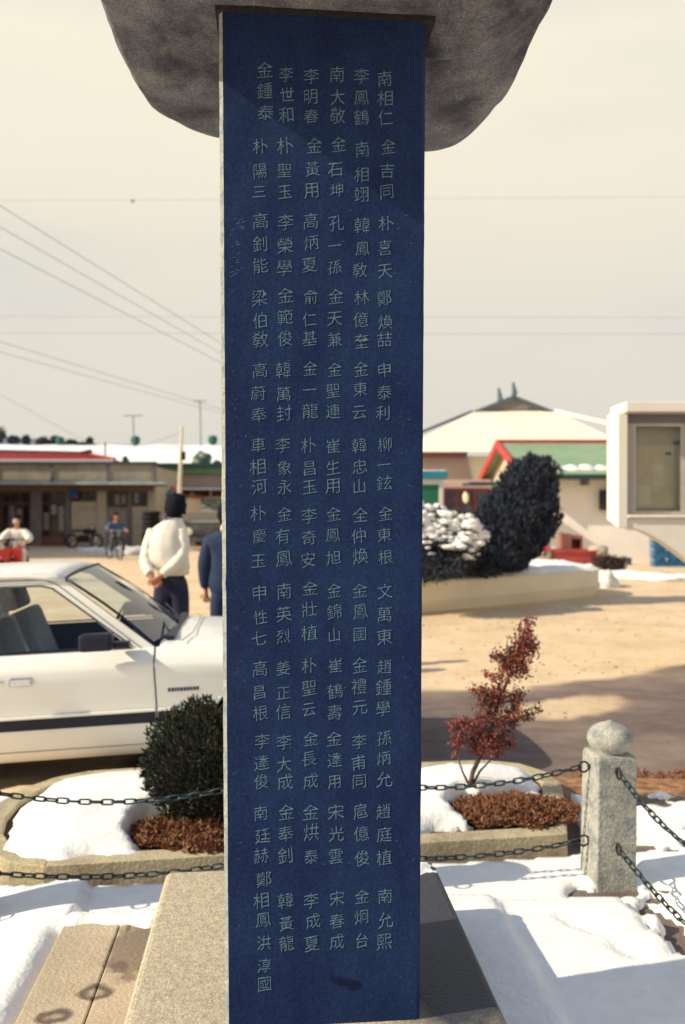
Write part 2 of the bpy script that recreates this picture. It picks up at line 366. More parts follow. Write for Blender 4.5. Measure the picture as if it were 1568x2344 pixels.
# ------------------------------------------------------------------ snow on the ground
SLAB_L, SLAB_R, SLAB_B = -1.0, 0.70, 3.20
def to_local(x, y):                       # coordinates in the monument's own frame (it stands turned by 0.086 rad)
    c, s_ = math.cos(0.086), math.sin(0.086); dx, dy = x + 0.064, y - 2.272
    return dx * c + dy * s_, -dx * s_ + dy * c
def mud_f(x, y):
    """strip along the chain, kept bare"""
    d = seg_sd(x, y, 1.19, 3.44, 1.49, 1.6)
    d = min(d, seg_sd(x, y, 1.0, 3.42, 1.27, 3.37) + 0.02)
    return 0.085 + 0.11 * fbm(x * 7, y * 7, 2, 3) - d
def snow_z(x, y):
    n = fbm(x * 2.0, y * 2.0, 1.0) * 0.012 + fbm(x * 9, y * 9, 4.0, 2) * 0.0022
    lx, ly = to_local(x, y)
    bd = poly_sd(x, y, BED)
    if bd > -0.06:                        # inside the raised bed
        ins = bd - 0.10
        if x > -1.5 and y < 4.3: ins = bd - 0.035
        elif x > -1.45: ins = bd - 0.06
        elif x < -1.5: ins = bd - 0.12
        m1 = 1.0 - math.hypot((x + 0.58) / 0.42, (y - 3.84) / 0.30)
        m2 = 1.0 - math.hypot((x - 0.86) / 0.33, (y - 4.12) / 0.26)
        hole = max(m1, m2) + 0.30 * fbm(x * 6, y * 6, 7, 3)
        t = min(sm(0.0, 0.10, ins + 0.04 * fbm(x * 5, y * 5, 5)), 1 - sm(-0.12, 0.10, hole))
        # thin broken line of snow at the front right part of the bed
        if x > -0.2: t = min(t, sm(0.02, 0.14, bd + 0.10 * fbm(x * 4, y * 4, 12) - 0.12 * (1 - sm(0.1, 0.9, abs(x - 0.6)))))
        z = 0.080 + 0.055 * t + n * 1.5 + 0.05 * sm(0.1, 0.5, bd)
        return z if t > 0.02 else -0.3 if t <= 0 else 0.05
    if y > 4.6 + 0.1 * fbm(x * 3, y * 3, 20): return -0.3
    # terrain outside
    pd = poly_sd(x, y, PRE)
    if pd < 0.1: return -0.3
    t = 1.0
    onslab = -0.915 < lx < 0.775 and ly < 0.93 + 0.01 * fbm(x * 10, y * 3)
    ds = max(-0.905 - lx, ly - 0.85 - 0.05 * fbm(x * 6, 3.0))
    if lx < -0.45: t = min(t, sm(-0.02, 0.06, ds))
    if t <= 0: return -0.3
    t = min(t, 1 - sm(-0.03, 0.03, mud_f(x, y)))
    if x > 1.15 and y > 3.5:              # broken snow beyond the corner post
        t = min(t, sm(-0.1, 0.15, fbm(x * 2.2, y * 3.5, 31) + 0.28 - 0.35 * sm(4.1, 4.6, y)))
    if t <= 0.0: return -0.3
    base = 0.062 + 0.030 * sm(0.0, 0.05, 0.765 - lx) if (lx > 0.4 and ly < 0.93) else 0.030
    if onslab and lx < 0.4: base = 0.085
    if lx < -0.88: base = 0.030 + 0.035 * sm(-1.3, -0.95, lx)
    # footprints and pits
    for (qx, qy, rx, ry, an) in ((0.90, 3.08, 0.055, 0.12, 0.9), (1.005, 2.90, 0.05, 0.075, 0.9), (1.60, 3.35, 0.06, 0.12, 0.4), (-1.55, 2.95, 0.05, 0.1, 0.2)):
        c, s_ = math.cos(an), math.sin(an); u = ((x-qx)*c + (y-qy)*s_) / rx; v = (-(x-qx)*s_ + (y-qy)*c) / ry
        base -= 0.020 * (1 - sm(0.6, 1.1, math.hypot(u, v)))
    return base * (0.25 + 0.75 * t) + n * 0.5
sx = [-3.2 + i * 0.024 for i in range(int(6.6 / 0.024))]
sy = [1.2 + i * 0.024 for i in range(int(4.0 / 0.024))]
sn = grid_mesh('snow_cover', sx, sy, snow_z, M_snow, keep=lambda v: v[2] > -0.2)
tag(sn, kind='stuff')

# ------------------------------------------------------------------ raised bed
def bed():
    r = empty('flower_bed', (0, 4.2, 0), 'raised oval planting bed with tan concrete kerb and snow behind the monument', 'flower bed')
    inner = []
    n = len(BED)
    for i, p in enumerate(BED):
        a, b = Vector(BED[i-1]), Vector(BED[(i+1) % n]); d = (b - a).normalized(); nn = Vector((d.y, -d.x))
        w = 0.105
        q = Vector(p) + nn * w
        if poly_sd(q.x, q.y, BED) < 0: q = Vector(p) - nn * w
        inner.append((q.x, q.y))
    kerb = MB(); K = 0.098
    def ring(i0, i1, mb):
        idx = [i % n for i in range(i0, i1 + 1)]
        o_ = [BED[i] for i in idx]; q_ = [inner[i] for i in idx]; k = len(idx)
        vs = [(*p, -0.12) for p in o_] + [(*p, K) for p in o_] + [(*p, K) for p in q_] + [(*p, -0.05) for p in q_]
        fs = []
        for j in range(k - 1):
            for L in range(3): fs.append((L*k+j, L*k+j+1, (L+1)*k+j+1, (L+1)*k+j))
        fs += [(0, k, 2*k, 3*k), (k-1, 4*k-1, 3*k-1, 2*k-1)]
        mb.add(vs, fs)
    # kerb stones: front run split in lengths, then the curve and the back
    front = [(BED[0], inner[0]), (BED[-1], inner[-1])]
    m = 3
    for j in range(m):
        t0, t1 = j / m + (0.0008 if j else 0), (j + 1) / m - (0.0008 if j < m - 1 else 0)
        b = MB(); P = lambda a, c, t: (a[0]+(c[0]-a[0])*t, a[1]+(c[1]-a[1])*t)
        A, B = P(BED[0], BED[-1], t0), P(BED[0], BED[-1], t1); Cc, D = P(inner[0], inner[-1], t1), P(inner[0], inner[-1], t0)
        b.prism([A, B, Cc, D], -0.12, K + 0.001 * (j % 2), 'z').build('kerb_stone', M_curb, r, world=True, bevel=0.003)
    i = 0; cuts = [0, 3, 6, 9, 11, 13, 16, 18]
    for a, b_ in zip(cuts, cuts[1:]):
        b = MB(); ring(a, b_, b); b.build('kerb_stone', M_curb, r, world=True, bevel=0.008)
    s = MB(); s.add([(*p, 0.072) for p in inner], [tuple(range(n))]); s.build('soil', M_soil, r, world=True)
bed()

# ------------------------------------------------------------------ base slab, pedestal
PHI = 0.086
MROOT = Vector((-0.064, 2.272, 0))
def base_slab():
    r = empty('paving_base', (MROOT.x, MROOT.y, 0), 'low concrete base slab with stained border stones around the pedestal', 'stone base', rz=PHI)
    stain = slab_material()
    gap = 0.003
    ys = [-1.0, -0.36, 0.28, 0.925]
    MB().box(-0.69, 0.60, -1.0, 0.925 - 0.0, -0.05, 0.0535).build('slab', stain, r, bevel=0.006)
    for y0, y1 in ((-1.0, -0.12), (-0.12, 0.925)):
        MB().box(-0.90, -0.69 - gap, y0 + gap, y1 - gap, -0.05, 0.055).build('border_stone', stain, r, bevel=0.006)
        MB().box(0.60 + gap, 0.765, y0 + gap, y1 - gap, -0.05, 0.055).build('border_stone', stain, r, bevel=0.006)
def slab_material():
    m = mat('slab_concrete', (0.52, 0.42, 0.30), 0.92, (0.42, 0.34, 0.24), 5, bump=0.45, bscale=70, grain=0.16, gscale=130)
    m = m.copy(); t = m.node_tree; b = t.nodes['Principled BSDF']; src = b.inputs['Base Color'].links[0].from_socket
    tcn = t.nodes.new('ShaderNodeTexCoord'); nz_ = t.nodes.new('ShaderNodeTexNoise'); nz_.inputs['Scale'].default_value = 16; nz_.inputs['Detail'].default_value = 6
    t.links.new(tcn.outputs['Object'], nz_.inputs['Vector'])
    cur = src
    for (x, y, rx, ry, st, ring) in ((-0.60, 0.70, 0.12, 0.23, 0.62, 0), (-0.69, 0.44, 0.062, 0.052, 0.85, 1), (-0.79, 0.317, 0.058, 0.042, 0.85, 1), (-0.655, 0.86, 0.012, 0.06, 0.6, 0), (-0.64, 0.58, 0.03, 0.05, 0.5, 0)):
        mp_ = t.nodes.new('ShaderNodeMapping'); mp_.vector_type = 'TEXTURE'
        mp_.inputs['Location'].default_value = (x, y, 0.05); mp_.inputs['Scale'].default_value = (rx, ry, 9)
        t.links.new(tcn.outputs['Object'], mp_.inputs[0])
        ln = t.nodes.new('ShaderNodeVectorMath'); ln.operation = 'LENGTH'; t.links.new(mp_.outputs[0], ln.inputs[0])
        ad = t.nodes.new('ShaderNodeMath'); ad.operation = 'MULTIPLY_ADD'; ad.inputs[1].default_value = 1.1; t.links.new(nz_.outputs['Fac'], ad.inputs[0]); t.links.new(ln.outputs['Value'], ad.inputs[2])
        mr = t.nodes.new('ShaderNodeMapRange'); mr.inputs[1].default_value = 1.25; mr.inputs[2].default_value = 1.6; mr.inputs[3].default_value = st; mr.inputs[4].default_value = 0.0
        t.links.new(ad.outputs[0], mr.inputs[0]); msk = mr.outputs[0]
        if ring:
            m2 = t.nodes.new('ShaderNodeMapRange'); m2.inputs[1].default_value = 0.75; m2.inputs[2].default_value = 1.05; m2.inputs[3].default_value = 0.35; m2.inputs[4].default_value = 1.0
            t.links.new(ad.outputs[0], m2.inputs[0]); mm = t.nodes.new('ShaderNodeMath'); mm.operation = 'MULTIPLY'
            t.links.new(mr.outputs[0], mm.inputs[0]); t.links.new(m2.outputs[0], mm.inputs[1]); msk = mm.outputs[0]
        x_ = t.nodes.new('ShaderNodeMix'); x_.data_type = 'RGBA'; x_.inputs[7].default_value = (0.085, 0.055, 0.045, 1)
        t.links.new(msk, x_.inputs[0]); t.links.new(cur, x_.inputs[6]); cur = x_.outputs[2]
    t.links.new(cur, b.inputs['Base Color'])
    return m
base_slab()
M_granite = mat('granite', (0,0,0))
def shade_granite():  # shade beside the slab painted dark into the granite, with a damp gloss
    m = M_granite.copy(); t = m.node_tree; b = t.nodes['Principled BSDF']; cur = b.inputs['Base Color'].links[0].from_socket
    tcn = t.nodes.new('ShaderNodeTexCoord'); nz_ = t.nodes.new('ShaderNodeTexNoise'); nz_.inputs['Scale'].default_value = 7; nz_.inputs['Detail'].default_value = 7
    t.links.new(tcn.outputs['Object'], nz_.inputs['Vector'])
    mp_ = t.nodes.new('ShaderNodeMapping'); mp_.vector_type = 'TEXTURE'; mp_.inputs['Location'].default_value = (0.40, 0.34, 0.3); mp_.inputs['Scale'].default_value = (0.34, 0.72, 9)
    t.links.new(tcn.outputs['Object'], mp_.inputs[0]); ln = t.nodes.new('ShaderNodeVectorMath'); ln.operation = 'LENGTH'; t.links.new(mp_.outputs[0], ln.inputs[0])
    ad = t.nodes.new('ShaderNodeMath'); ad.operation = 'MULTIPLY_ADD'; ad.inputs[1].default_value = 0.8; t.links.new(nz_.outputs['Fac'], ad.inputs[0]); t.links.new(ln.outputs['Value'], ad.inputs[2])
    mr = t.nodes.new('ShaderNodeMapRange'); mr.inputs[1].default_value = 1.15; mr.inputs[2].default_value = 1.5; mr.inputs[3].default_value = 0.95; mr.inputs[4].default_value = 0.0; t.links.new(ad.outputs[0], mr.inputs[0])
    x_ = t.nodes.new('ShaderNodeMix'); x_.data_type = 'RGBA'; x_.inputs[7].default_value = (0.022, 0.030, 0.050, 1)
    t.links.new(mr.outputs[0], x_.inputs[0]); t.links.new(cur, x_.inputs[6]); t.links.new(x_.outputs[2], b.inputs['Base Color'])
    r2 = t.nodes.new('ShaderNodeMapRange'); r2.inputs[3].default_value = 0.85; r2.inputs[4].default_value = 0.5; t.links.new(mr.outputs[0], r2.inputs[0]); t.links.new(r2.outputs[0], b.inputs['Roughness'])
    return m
ped = MB().box(-0.507, 0.468, -0.70, 0.745, 0.05, 0.303).build('pedestal', shade_granite(), None, bevel=0.022, seg=3)
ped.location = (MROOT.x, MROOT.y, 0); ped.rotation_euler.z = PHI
tag(ped, 'pale speckled granite pedestal with rounded edges under the dark slab', 'pedestal')
# small drift left on the pedestal top
def drift():
    def zf(x, y):
        d = poly_sd(x, y, [(0.20, 0.56), (0.20, 0.735), (0.43, 0.735), (0.452, 0.66), (0.36, 0.62), (0.30, 0.53)])
        return 0.300 + 0.020 * sm(-0.02, 0.05, d + 0.02 * fbm(x * 20, y * 20))  - (0.02 if d < -0.04 else 0)
    o = grid_mesh('snow_patch', [0.1 + i*0.01 for i in range(37)], [0.5 + i*0.01 for i in range(25)], zf, M_snow, keep=lambda v: v[2] > 0.302)
    o.location = (MROOT.x, MROOT.y, 0); o.rotation_euler.z = PHI
    tag(o, 'little patch of snow left on the back of the pedestal', 'snow', kind='stuff')
drift()

# ------------------------------------------------------------------ stele with its carved names
ZB, ZT, HWB, HWT, HD = 0.305, 2.85, 0.2455, 0.26, 0.19
def stele():
    r = empty('memorial_stele', (MROOT.x, MROOT.y, ZB), 'tall navy slate slab carved with six columns of names', 'monument', rz=PHI)
    H = ZT - ZB
    m = slate_material()
    b = MB(); ch = 0.0
    n = 110; c = 0.0095
    prof = lambda hw, hd: [(-hw + c, -hd), (hw - c, -hd), (hw, -hd + c), (hw, hd), (-hw, hd), (-hw, -hd + c)]
    fs_edge = []
    for i in range(n + 1):
        t = i / n; hw = HWB + (HWT - HWB) * t
        for qi, (x, y) in enumerate(prof(hw, HD)):
            jg = 0.0011*fbm(t*40, qi*3.3, 1.0, 4) - 0.004*max(0.0, fbm(t*22, qi*5.1, 7.0, 3) - 0.42) if qi in (0, 1, 2, 5) else 0
            b.v.append((x - math.copysign(jg, x) * -1, y + (abs(jg) if qi in (0, 1) and 0 else 0), t * H))
    for i in range(n):
        for j in range(6):
            b.f.append((i*6+j, i*6+(j+1) % 6, (i+1)*6+(j+1) % 6, (i+1)*6+j))
    b.f.append(tuple(range(6))[::-1]); b.f.append(tuple(n*6+j for j in range(6)))
    o = b.build('stone_slab', m, r)
    o.data.materials.append(M_edge)
    for p in o.data.polygons:
        if p.normal.x < -0.3 and abs(p.normal.y) > 0.3: p.material_index = 1
    # characters: sight lines of the survey sketch meet the front face
    F = Vector((-0.048, 2.083)); nrm = Vector((math.sin(PHI), -math.cos(PHI))); ax = Vector((math.cos(PHI), math.sin(PHI)))
    def face(px, py):
        d = Vector(((px-784)/1900, 1.0)); t = (nrm.dot(F)) / nrm.dot(d); P = d * t
        return (P - F).dot(ax), 1.6 - (py-1165)/1900 * t - ZB
    T = [
     (200, "金245,185 鍾245,370 泰255,565 朴205,870 陽205,1090 三195,1275 李435,225 世445,405 和435,590 朴425,865 聖420,1085 玉425,1275 李660,240 明655,425 春660,600 金690,860 黃670,1070 用660,1265 南890,225 大895,430 敬895,595 金905,850 石875,1080 坤890,1260 李1110,240 鳳1110,435 鶴1110,610 南1115,895 相1110,1120 翊1110,1300 南1315,265 相1320,440 仁1325,615 金1350,870 吉1340,1085 同1335,1275"),
     (800, "高205,190 釗200,395 能205,590 梁195,880 伯200,1080 敎205,1250 李430,200 榮425,410 學420,610 金430,855 範425,1050 俊425,1240 高655,190 炳660,385 夏645,585 俞655,870 仁645,1070 基645,1240 孔885,210 一870,410 孫870,605 金880,865 天870,1065 兼870,1250 韓1115,230 鳳1120,440 敎1095,630 林1110,875 億1105,1075 奎1110,1265 朴1330,215 喜1320,430 天1320,640 鄭1315,880 煥1325,1095 喆1315,1250"),
     (1400, "高200,180 蔚185,385 奉190,580 車185,850 相180,1045 河195,1225 韓410,180 萬410,395 封415,565 李405,850 象420,1055 永420,1225 金650,165 一645,355 龍650,545 朴635,855 昌645,1060 玉645,1225 金870,175 聖855,365 連855,550 崔855,860 生855,1050 用850,1220 金1105,170 東1100,350 云1090,560 韓1090,855 忠1095,1045 山1090,1220 申1315,180 泰1315,380 利1300,565 柳1320,845 一1310,1025 鉉1315,1190"),
     (2000, "朴185,120 慶195,320 玉185,545 申195,830 性205,1050 七190,1240 金420,125 有405,325 鳳415,525 南415,815 英415,1020 烈410,1220 李640,140 奇640,335 安635,535 金650,790 壯645,975 植645,1190 金860,125 鳳855,315 旭860,515 金865,810 錦865,1000 山865,1210 全1100,130 仲1085,320 煥1100,500 金1095,810 鳳1100,1000 國1095,1205 金1325,120 東1315,310 根1325,510 文1320,815 萬1315,1025 東1315,1225"),
     (2600, "高200,165 昌195,380 根205,565 李220,815 達215,1010 俊210,1180 姜410,160 正410,385 信410,555 李415,825 大415,1025 成425,1185 朴640,140 聖640,340 云640,535 金655,795 長640,975 成655,1175 崔875,140 鶴875,370 壽870,560 金865,795 達870,985 用865,1185 金1095,135 禮1090,325 元1095,515 李1090,820 甫1085,1010 同1090,1180 趙1315,150 鍾1310,330 學1305,525 孫1315,790 炳1310,970 允1315,1160"),
     (3200, "南205,120 廷225,325 赫210,500 鄭235,715 相210,905 鳳230,1080 洪235,1285 淳240,1490 國240,1660 金435,110 奉430,305 釗425,500 韓430,905 黃435,1110 龍440,1290 金655,110 烘660,290 泰660,510 李660,905 成675,1090 夏665,1295 宋880,110 光885,305 雲880,510 宋890,885 春890,1090 成890,1275 扈1100,100 億1110,305 俊1115,525 金1115,870 炯1110,1055 台1115,1265 趙1305,105 庭1315,310 植1315,520 南1320,865 允1325,1080 熙1315,1275"),
    ]
    cache = {}
    dg = None
    rnd = random.Random(5)
    jobs = []
    for oy, txt in T:
        for tok in txt.split():
            chx = tok[0]; cx, cy = map(float, tok[1:].split(','))
            jobs.append((chx, (950 + cx * 0.4464) / 1.7475, (oy + cy * 0.4464) / 1.7475))
    tmp = {}
    for chx in sorted({j[0] for j in jobs}):
        c_ = bpy.data.curves.new('t', 'FONT'); c_.body = chx; c_.size = 1.0; c_.offset = -0.012; c_.resolution_u = 2; c_.extrude = 0.012
        o_ = bpy.data.objects.new('t', c_); COL.objects.link(o_); tmp[chx] = o_
    bpy.context.view_layer.update(); dg = bpy.context.evaluated_depsgraph_get()
    for chx, o_ in tmp.items():
        me = bpy.data.meshes.new_from_object(o_.evaluated_get(dg)); me.name = 'carved_character'
        xs = [v.co.x for v in me.vertices]; ysv = [v.co.y for v in me.vertices]
        mx_, my_ = (max(xs)+min(xs))/2, (max(ysv)+min(ysv))/2
        sd_ = ord(chx) * 0.37
        for v in me.vertices:       # hand-cut look: strokes rise to the right and wander a little
            x, y, z = v.co; x -= mx_; y -= my_
            v.co = (x * 1.04 + 0.050*mnoise.noise(Vector((x*2.6, y*2.6, sd_))) - 0.03*y, y + 0.13 * x + 0.045*mnoise.noise(Vector((x*2.6+9, y*2.6, sd_))) - 0.05*x*x, z)
        me.materials.clear(); me.materials.append(M_char); cache[chx] = me
    for o_ in tmp.values():
        c_ = o_.data; bpy.data.objects.remove(o_); bpy.data.curves.remove(c_)
    for chx, px, py in jobs:
        x, z = face(px, py)
        o_ = bpy.data.objects.new('carved_character', cache[chx]); COL.objects.link(o_); o_.parent = r
        o_.rotation_euler = (math.radians(90), math.radians(rnd.uniform(-2.5, 2.5)), 0)
        o_.location = (x, -HD - 0.0004, z)
        s_ = 0.0405 * rnd.uniform(0.94, 1.05) * (1.0 if chx not in '一三山' else 0.95)
        o_.scale = (s_ * rnd.uniform(0.93, 1.0), s_ * rnd.uniform(0.97, 1.06), 0.04)
    # scratches and chips in the face
    b = MB()
    def scr(px, py, L, an, w):
        x, z = face(px, py); d = Vector((math.cos(an), math.sin(an))) * L; q = Vector((-d.y, d.x)).normalized() * w
        y = -HD - 0.0006
        b.add([(x - d.x/2, y, z - d.y/2), (x + q.x, y, z + q.y), (x + d.x/2, y, z + d.y/2), (x - q.x, y, z - q.y)], [(0, 1, 2, 3)])
    for k in range(150):
        px = rnd.choice([rnd.uniform(525, 560), rnd.uniform(905, 950), rnd.uniform(530, 945)]); py = rnd.uniform(420, 2300)
        scr(px, py, rnd.uniform(0.003, 0.016), rnd.choice([rnd.gauss(0.1, 0.25), rnd.gauss(1.2, 0.5)]), rnd.uniform(0.0003, 0.0009))
    for k in range(26):
        scr(rnd.uniform(525, 560), rnd.uniform(500, 640), rnd.uniform(0.008, 0.02), rnd.gauss(0.15, 0.2), 0.0008)
    b.build('scratch_marks', M_scr, r)['kind'] = 'stuff'
def slate_material():
    m = M_slate; t = m.node_tree; b = t.nodes['Principled BSDF']; cur = b.inputs['Base Color'].links[0].from_socket
    tcn = t.nodes.new('ShaderNodeTexCoord'); nz_ = t.nodes.new('ShaderNodeTexNoise'); nz_.inputs['Scale'].default_value = 30; nz_.inputs['Detail'].default_value = 3
    t.links.new(tcn.outputs['Object'], nz_.inputs['Vector'])
    # oily dark smear low on the face
    for (x, z, rx, rz, an) in ((0.040, 0.105, 0.030, 0.011, 0.42), (0.078, 0.090, 0.022, 0.013, -0.1), (0.068, 0.10, 0.03, 0.011, 0.2), (-0.225, 0.55, 0.003, 0.008, 0.5)):
        mp_ = t.nodes.new('ShaderNodeMapping'); mp_.vector_type = 'TEXTURE'
        mp_.inputs['Location'].default_value = (x, -0.19, z); mp_.inputs['Scale'].default_value = (rx, 0.1, rz); mp_.inputs['Rotation'].default_value = (0, an, 0)
        t.links.new(tcn.outputs['Object'], mp_.inputs[0])
        ln = t.nodes.new('ShaderNodeVectorMath'); ln.operation = 'LENGTH'; t.links.new(mp_.outputs[0], ln.inputs[0])
        ad = t.nodes.new('ShaderNodeMath'); ad.operation = 'MULTIPLY_ADD'; ad.inputs[1].default_value = 0.6
        t.links.new(nz_.outputs['Fac'], ad.inputs[0]); t.links.new(ln.outputs['Value'], ad.inputs[2])
        mr = t.nodes.new('ShaderNodeMapRange'); mr.inputs[1].default_value = 1.05; mr.inputs[2].default_value = 1.4; mr.inputs[3].default_value = 0.72; mr.inputs[4].default_value = 0.0
        t.links.new(ad.outputs[0], mr.inputs[0])
        x_ = t.nodes.new('ShaderNodeMix'); x_.data_type = 'RGBA'; x_.inputs[7].default_value = (0.004, 0.009, 0.035, 1)
        t.links.new(mr.outputs[0], x_.inputs[0]); t.links.new(cur, x_.inputs[6]); cur = x_.outputs[2]
    t.links.new(cur, b.inputs['Base Color'])
    return m
stele()

def capstone():
    b = MB(); n = 150
    hx, hy = 0.575, 0.605
    lev = [(0.0, 0), (0.25, 0), (0.36, 0), (0.44, 0), (0.50, 0), (0.56, 0), (0.61, 0), (0.66, 0), (0.71, 0), (0.76, 0), (0.80, 0.0), (0.84, 0.002), (0.87, 0.004), (0.90, 0.008), (0.935, 0.02), (0.965, 0.035), (0.995, 0.105), (1.0, 0.17), (1.0, 0.25), (0.985, 0.34), (0.90, 0.42), (0.74, 0.48), (0.5, 0.53), (0.25, 0.55), (0.0, 0.555)]
    plan = [(0.36, 0.63), (0.49, 0.52), (0.535, 0.40), (0.565, 0.12), (0.575, -0.26), (0.56, -0.50), (0.44, -0.62), (-0.40, -0.63), (-0.54, -0.52), (-0.55, -0.24), (-0.575, 0.02), (-0.575, 0.34), (-0.535, 0.43), (-0.37, 0.60), (-0.15, 0.65), (0.15, 0.66)]
    plan = chaikin(plan, 1)
    def rad(t):
        dx, dy = math.cos(t), math.sin(t); best = 0.5
        for i in range(len(plan)):
            ax_, ay_ = plan[i]; bx_, by_ = plan[(i+1) % len(plan)]; ex, ey = bx_-ax_, by_-ay_
            den = dx*ey - dy*ex
            if abs(den) < 1e-9: continue
            u_ = (ax_*ey - ay_*ex) / den; w_ = (ax_*dy - ay_*dx) / den
            if u_ > 0 and -1e-6 <= w_ <= 1+1e-6: best = u_
        return best
    for k, (f, z) in enumerate(lev):
        for j in range(n):
            t = 2*math.pi*j/n; R = rad(t) * f
            x, y = math.cos(t)*R*1.055, math.sin(t)*R*1.035
            # skewed block: the right edge is cut in a little towards the back
            d = 0.0
            if f > 0.3:
                d = 0.004 * fbm(x*3.2, y*3.2, z*4 + 3, 4) + 0.005 * fbm(x*14, y*14, z*14, 3)
            amp = 1 + d * 1.7
            zz = z + (0.020 * fbm(x*2.8, y*2.8, 9.0, 4) + 0.006 * fbm(x*16, y*11, 2, 4) - 0.02 * sm(0.28, 0.30, x + 0.25*y + 0.05*fbm(y*4, 1.0)) * sm(0.55, 0.42, x)) * (1 if f > 0.3 else 0) * (1 if k > 1 else 0)
            if z < 0.05 and f < 0.7 and abs(x) < 0.30 and abs(y) < 0.24: zz = z
            if z < 0.03 and x > 0.30: zz += 0.16 * max(0, x - 0.30) * sm(0.2, -0.3, y - 0.25)
            b.v.append((x*amp, y*amp, zz))
    for i in range(len(lev)-1):
        for j in range(n):
            j2 = (j+1) % n
            b.f.append((i*n+j, (i+1)*n+j, (i+1)*n+j2, i*n+j2))
    o = b.build('capstone', M_cap, None, smooth=True)
    sb = o.modifiers.new('s', 'SUBSURF'); sb.levels = 1; sb.render_levels = 1
    o.location = (-0.045, 2.285, 2.845)
    tag(o, 'big weathered rough stone cap resting on top of the dark slab', 'capstone')
    mo = MB().box(-0.268, 0.283, -0.197, 0.2, 2.832, 2.86).build('mortise_gap', mat('gap_shade', (0.03, 0.03, 0.04), 0.95, (0.015, 0.015, 0.03), 50, bump=0.5), o)  # dark collar standing in for the shaded gap round the slab top
    mo.location = (MROOT.x + 0.045, MROOT.y - 2.285, -2.845); mo.rotation_euler.z = PHI
capstone()

# ------------------------------------------------------------------ chain fence
POSTS = {'A': (1.135, 3.55), 'M': (-0.19, 3.375), 'L': (-1.50, 3.21), 'R': (1.29, 2.29)}
def make_post(loc, label):
    r = empty('fence_post', (*loc, 0), label, 'post', 'stone posts of the chain fence', rz=0.12)
    b = MB(); w0, w1 = 0.088, 0.085
    lv = [(0.0, w0), (0.28, w0 * 0.985), (0.545, w1), (0.562, w1 * 0.93)]
    for z, w in lv:
        for x, y in ((-w, -w), (w, -w), (w, w), (-w, w)):
            b.v.append((x + 0.014 * z, y, z - (0.05 if z == 0 else 0)))
    for i in range(len(lv)-1):
        for j in range(4): b.f.append((i*4+j, i*4+(j+1) % 4, (i+1)*4+(j+1) % 4, (i+1)*4+j))
    b.f += [(3, 2, 1, 0), tuple((len(lv)-1)*4+j for j in range(4))]
    b.build('shaft', M_post, r, bevel=0.007)
    MB().lathe([(0.066, 0.0), (0.064, 0.008), (0.084, 0.025), (0.096, 0.055), (0.092, 0.084), (0.074, 0.106), (0.048, 0.120), (0.022, 0.129), (0.006, 0.138)], 28, (0.01, 0, 0.558)).build('ball_finial', M_post, r, smooth=True)
    for z in (0.50, 0.185):
        for d in ((1, 0), (-1, 0), (0, -1)):
            t = MB(); R = 0.022
            c = Vector((d[0]*(w0+0.018), d[1]*(w0+0.018), z))
            pth = [c + (Vector((0, 0, 1))*math.sin(a)*R + Vector((d[0], d[1], 0))*math.cos(a)*R if True else 0) for a in [2*math.pi*k/14 for k in range(15)]]
            t.tube(pth, 0.0045, 6); t.tube([Vector((d[0]*0.07, d[1]*0.07, z)), c - Vector((d[0], d[1], 0))*0.018], 0.008, 6)
            t.build('eye_ring', M_rust, r, smooth=True)
    return r
post0 = make_post(POSTS['A'], 'square granite corner post with round finial where two chains meet')
copy_tree(post0, (*POSTS['M'], 0), 0.12, 'square granite post hidden close behind the dark slab')
copy_tree(post0, (*POSTS['L'], 0), 0.12, 'square granite post at the far end of the back chains')
copy_tree(post0, (*POSTS['R'], 0), 0.12, 'square granite post at the near end of the side chains')
def link_mesh():
    L, Wd, wr = 0.052, 0.027, 0.0037
    pth = []
    for k in range(17):
        a = 2*math.pi*k/16
        x = math.cos(a)*Wd/2 + (L-Wd)/2*(1 if math.cos(a) > 1e-6 else -1 if math.cos(a) < -1e-6 else 0)
        pth.append(Vector((x, math.sin(a)*(Wd/2 - wr), 0)))
    b = MB(); b.tube(pth, wr, 6, cap=False)
    o = b.build('link', M_iron, None, smooth=True); me = o.data; bpy.data.objects.remove(o); return me
LINK = link_mesh()
def chain(a, b, sag, label):
    a, b = Vector(a), Vector(b); r = empty('chain', a, label, 'chain', 'iron chains of the fence')
    K = 60; pts = []
    for k in range(K + 1):
        t = k / K; p = a.lerp(b, t); p.z -= sag * 4 * t * (1 - t); pts.append(p)
    cum = [0]
    for p, q in zip(pts, pts[1:]): cum.append(cum[-1] + (q-p).length)
    n = max(4, round(cum[-1] / 0.0425)); 
    def P(s):
        for i in range(K):
            if cum[i+1] >= s: return pts[i].lerp(pts[i+1], (s-cum[i]) / (cum[i+1]-cum[i]))
        return pts[-1]
    rnd = random.Random(int(a.x * 100) + int(a.z * 1000))
    for k in range(n):
        s = (k + 0.5) * cum[-1] / n; d = (P(min(cum[-1], s+0.01)) - P(max(0, s-0.01))).normalized()
        q = d.to_track_quat('X', 'Z'); roll = (math.pi/2 if k % 2 == 0 else 0) + rnd.uniform(-0.35, 0.35)
        o = bpy.data.objects.new('link', LINK); COL.objects.link(o); o.parent = r
        o.location = P(s) - a; o.rotation_mode = 'QUATERNION'
        from mathutils import Quaternion
        o.rotation_quaternion = q @ Quaternion((1, 0, 0), roll)
def hook(k, sx_, z):
    p = Vector((*POSTS[k], z)); c, s_ = math.cos(0.12), math.sin(0.12)
    off = {'l': (-0.125, 0), 'r': (0.125, 0), 'f': (0, -0.125)}[sx_]
    if sx_ == 'b': off = (0, 0.09)
    return p + Vector((off[0]*c - off[1]*s_, off[0]*s_ + off[1]*c, 0))
